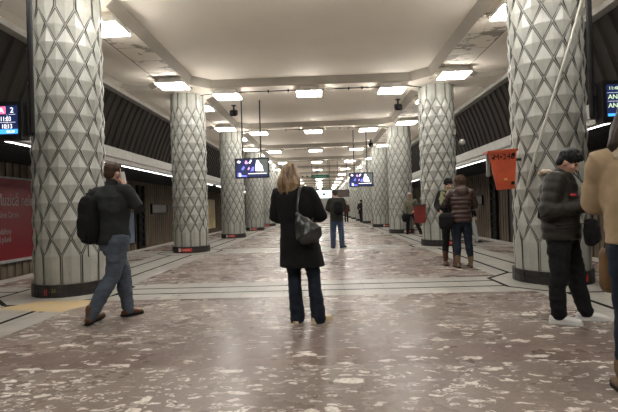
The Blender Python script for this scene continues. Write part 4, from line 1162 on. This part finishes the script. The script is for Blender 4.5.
# --- man leaning at third right column
loc = (3.82, 18.62, 0); hd = D(190)
J = dict(pelvis=(0, -.10, .90), hipL=(-.09, -.10, .88), hipR=(.09, -.10, .88), kneeL=(-.20, .08, .50), ankL=(-.36, .18, .09), kneeR=(.13, .08, .47), ankR=(.16, .0, .09),
         chest=(0, -.12, 1.22), shL=(-.18, -.12, 1.38), shR=(.18, -.12, 1.38), neck=(0, -.11, 1.44), head=(.03, -.07, 1.58), elL=(-.27, -.05, 1.12), wrL=(-.14, .10, .98), elR=(.28, -.02, 1.12), wrR=(.26, .14, .93))
BEIGEJ = cloth('beige_jacket', (.12, .11, .08), .3, 10)
person('man in a grey beige jacket leaning against the third right column', loc, hd, 1.82, J, SK, near=True, head_yaw=D(10),
    top=dict(mat=BEIGEJ, name='jacket', arm=(.085, .07, .05), amp=.008, rings=[(.82, .19, .15, 0, -.10), (1.05, .18, .145, 0, -.11), (1.22, .20, .15, 0, -.12), (1.34, .20, .14, 0, -.12), (1.42, .14, .10, 0, -.12), (1.46, .09, .08, 0, -.11)]),
    legs=dict(mat=BLACKT, name='trousers', r=(.10, .078, .06), hip=.90), shoes=dict(mat=BLACKC, name='shoe', h=.0, dirL=(-.3, .9, 0)),
    hair=dict(fn=cap, mat=cloth('pink_grey_cap', (.42, .30, .27), .2, 20), name='cap', amp=.002))
r = thing('shoulder_bag', 'round black bag held by the man leaning on the third right column', 'bag', (3.56, 18.40, .52), 0)
bm = nb(); rbox(bm, (0, 0, .19), (.18, .11, .19), None, 2.6); solid('pouch', bm, BLACKC, r, .012, 2, .01, 8)
bm = nb(); tube(bm, [(-.06, 0, .35), (-.04, .02, .43), (.04, .02, .43), (.07, 0, .35)], [.012] * 4, 8); meshobj('handle', bm, BLACKC, r, True)

# --- far figures
J = dict(kneeL=(-.09, .12, .5), ankL=(-.09, .22, .10), ankR=(.09, -.18, .11), kneeR=(.09, 0, .5), wrR=(.1, .25, 1.1), elR=(.26, .04, 1.15))
person('person in a long dark hooded coat walking by the right columns', (3.05, 33.5, 0), D(200), 1.76, J, SK, near=False,
    top=dict(mat=BLACKC, name='coat', arm=(.095, .08, .06), rings=[(.70, .24, .19, 0, 0), (.95, .22, .17, 0, 0), (1.25, .22, .16, 0, 0), (1.38, .21, .14, 0, 0), (1.46, .15, .10, 0, 0), (1.52, .10, .09, 0, 0)]),
    legs=dict(mat=BLACKT, name='trousers'), shoes=dict(mat=BLACKC, name='shoe', h=0), hair=dict(fn=lambda bm, HM: fur2(bm, None, HM), mat=BLACKC, name='hood'))
person('small dark clothed person standing below the bright far display', (-.10, 40.5, 0), D(10), 1.74, dict(elR=(.26, 0, 1.15)), SK, near=False,
    top=dict(mat=cloth('blue_black_jacket', (.03, .045, .055), .3), name='jacket', rings=[(.80, .20, .15, 0, 0), (1.10, .19, .14, 0, 0), (1.38, .21, .13, 0, 0), (1.47, .14, .10, 0, 0), (1.50, .085, .075, 0, 0)]),
    legs=dict(mat=BLACKT, name='trousers'), shoes=dict(mat=BLACKC, name='shoe', h=0), hair=dict(fn=short_hair, mat=HBLACK))
person('distant person in a dull red jacket beyond the man with the backpack', (2.02, 36.0, 0), D(170), 1.72, {}, SK, near=False,
    top=dict(mat=cloth('red_jacket', (.07, .018, .014), .3), name='jacket', rings=[(.80, .20, .15, 0, 0), (1.10, .19, .14, 0, 0), (1.38, .21, .13, 0, 0), (1.47, .14, .10, 0, 0), (1.50, .085, .075, 0, 0)]),
    legs=dict(mat=BLACKT, name='trousers'), shoes=dict(mat=BLACKC, name='shoe', h=0), hair=dict(fn=short_hair, mat=HDARK))

# ------------------------------------------------------------------ camera, world, view
cam = bpy.data.objects.new('camera', bpy.data.cameras.new('camera')); C.objects.link(cam)
cam.data.sensor_width = 36; cam.data.lens = 36 * 430 / 618; cam.data.clip_end = 300
yaw, pitch, roll = .0299, .0062, -.0296
fwd = V((-math.sin(yaw) * math.cos(pitch), math.cos(yaw) * math.cos(pitch), math.sin(pitch)))
rt = V((math.cos(yaw), math.sin(yaw), 0)); up = rt.cross(fwd)
r2 = rt * math.cos(roll) + up * math.sin(roll); u2 = -rt * math.sin(roll) + up * math.cos(roll)
Mx = Matrix((r2, u2, -fwd)).transposed().to_4x4(); Mx.translation = V((0, 0, 1.22))
cam.matrix_world = Mx
bpy.context.scene.camera = cam
w = bpy.data.worlds.new('world'); bpy.context.scene.world = w; w.use_nodes = True
w.node_tree.nodes['Background'].inputs[0].default_value = (.02, .02, .02, 1)
w.node_tree.nodes['Background'].inputs[1].default_value = .2
bpy.data.scenes.remove(WORK)
vs = bpy.context.scene.view_settings
vs.view_transform = 'Standard'; vs.look = 'None'; vs.gamma = 1; vs.use_curve_mapping = False
vs.exposure = 2.55
bpy.context.scene.cycles.diffuse_bounces = 8
bpy.context.scene.cycles.max_bounces = 12
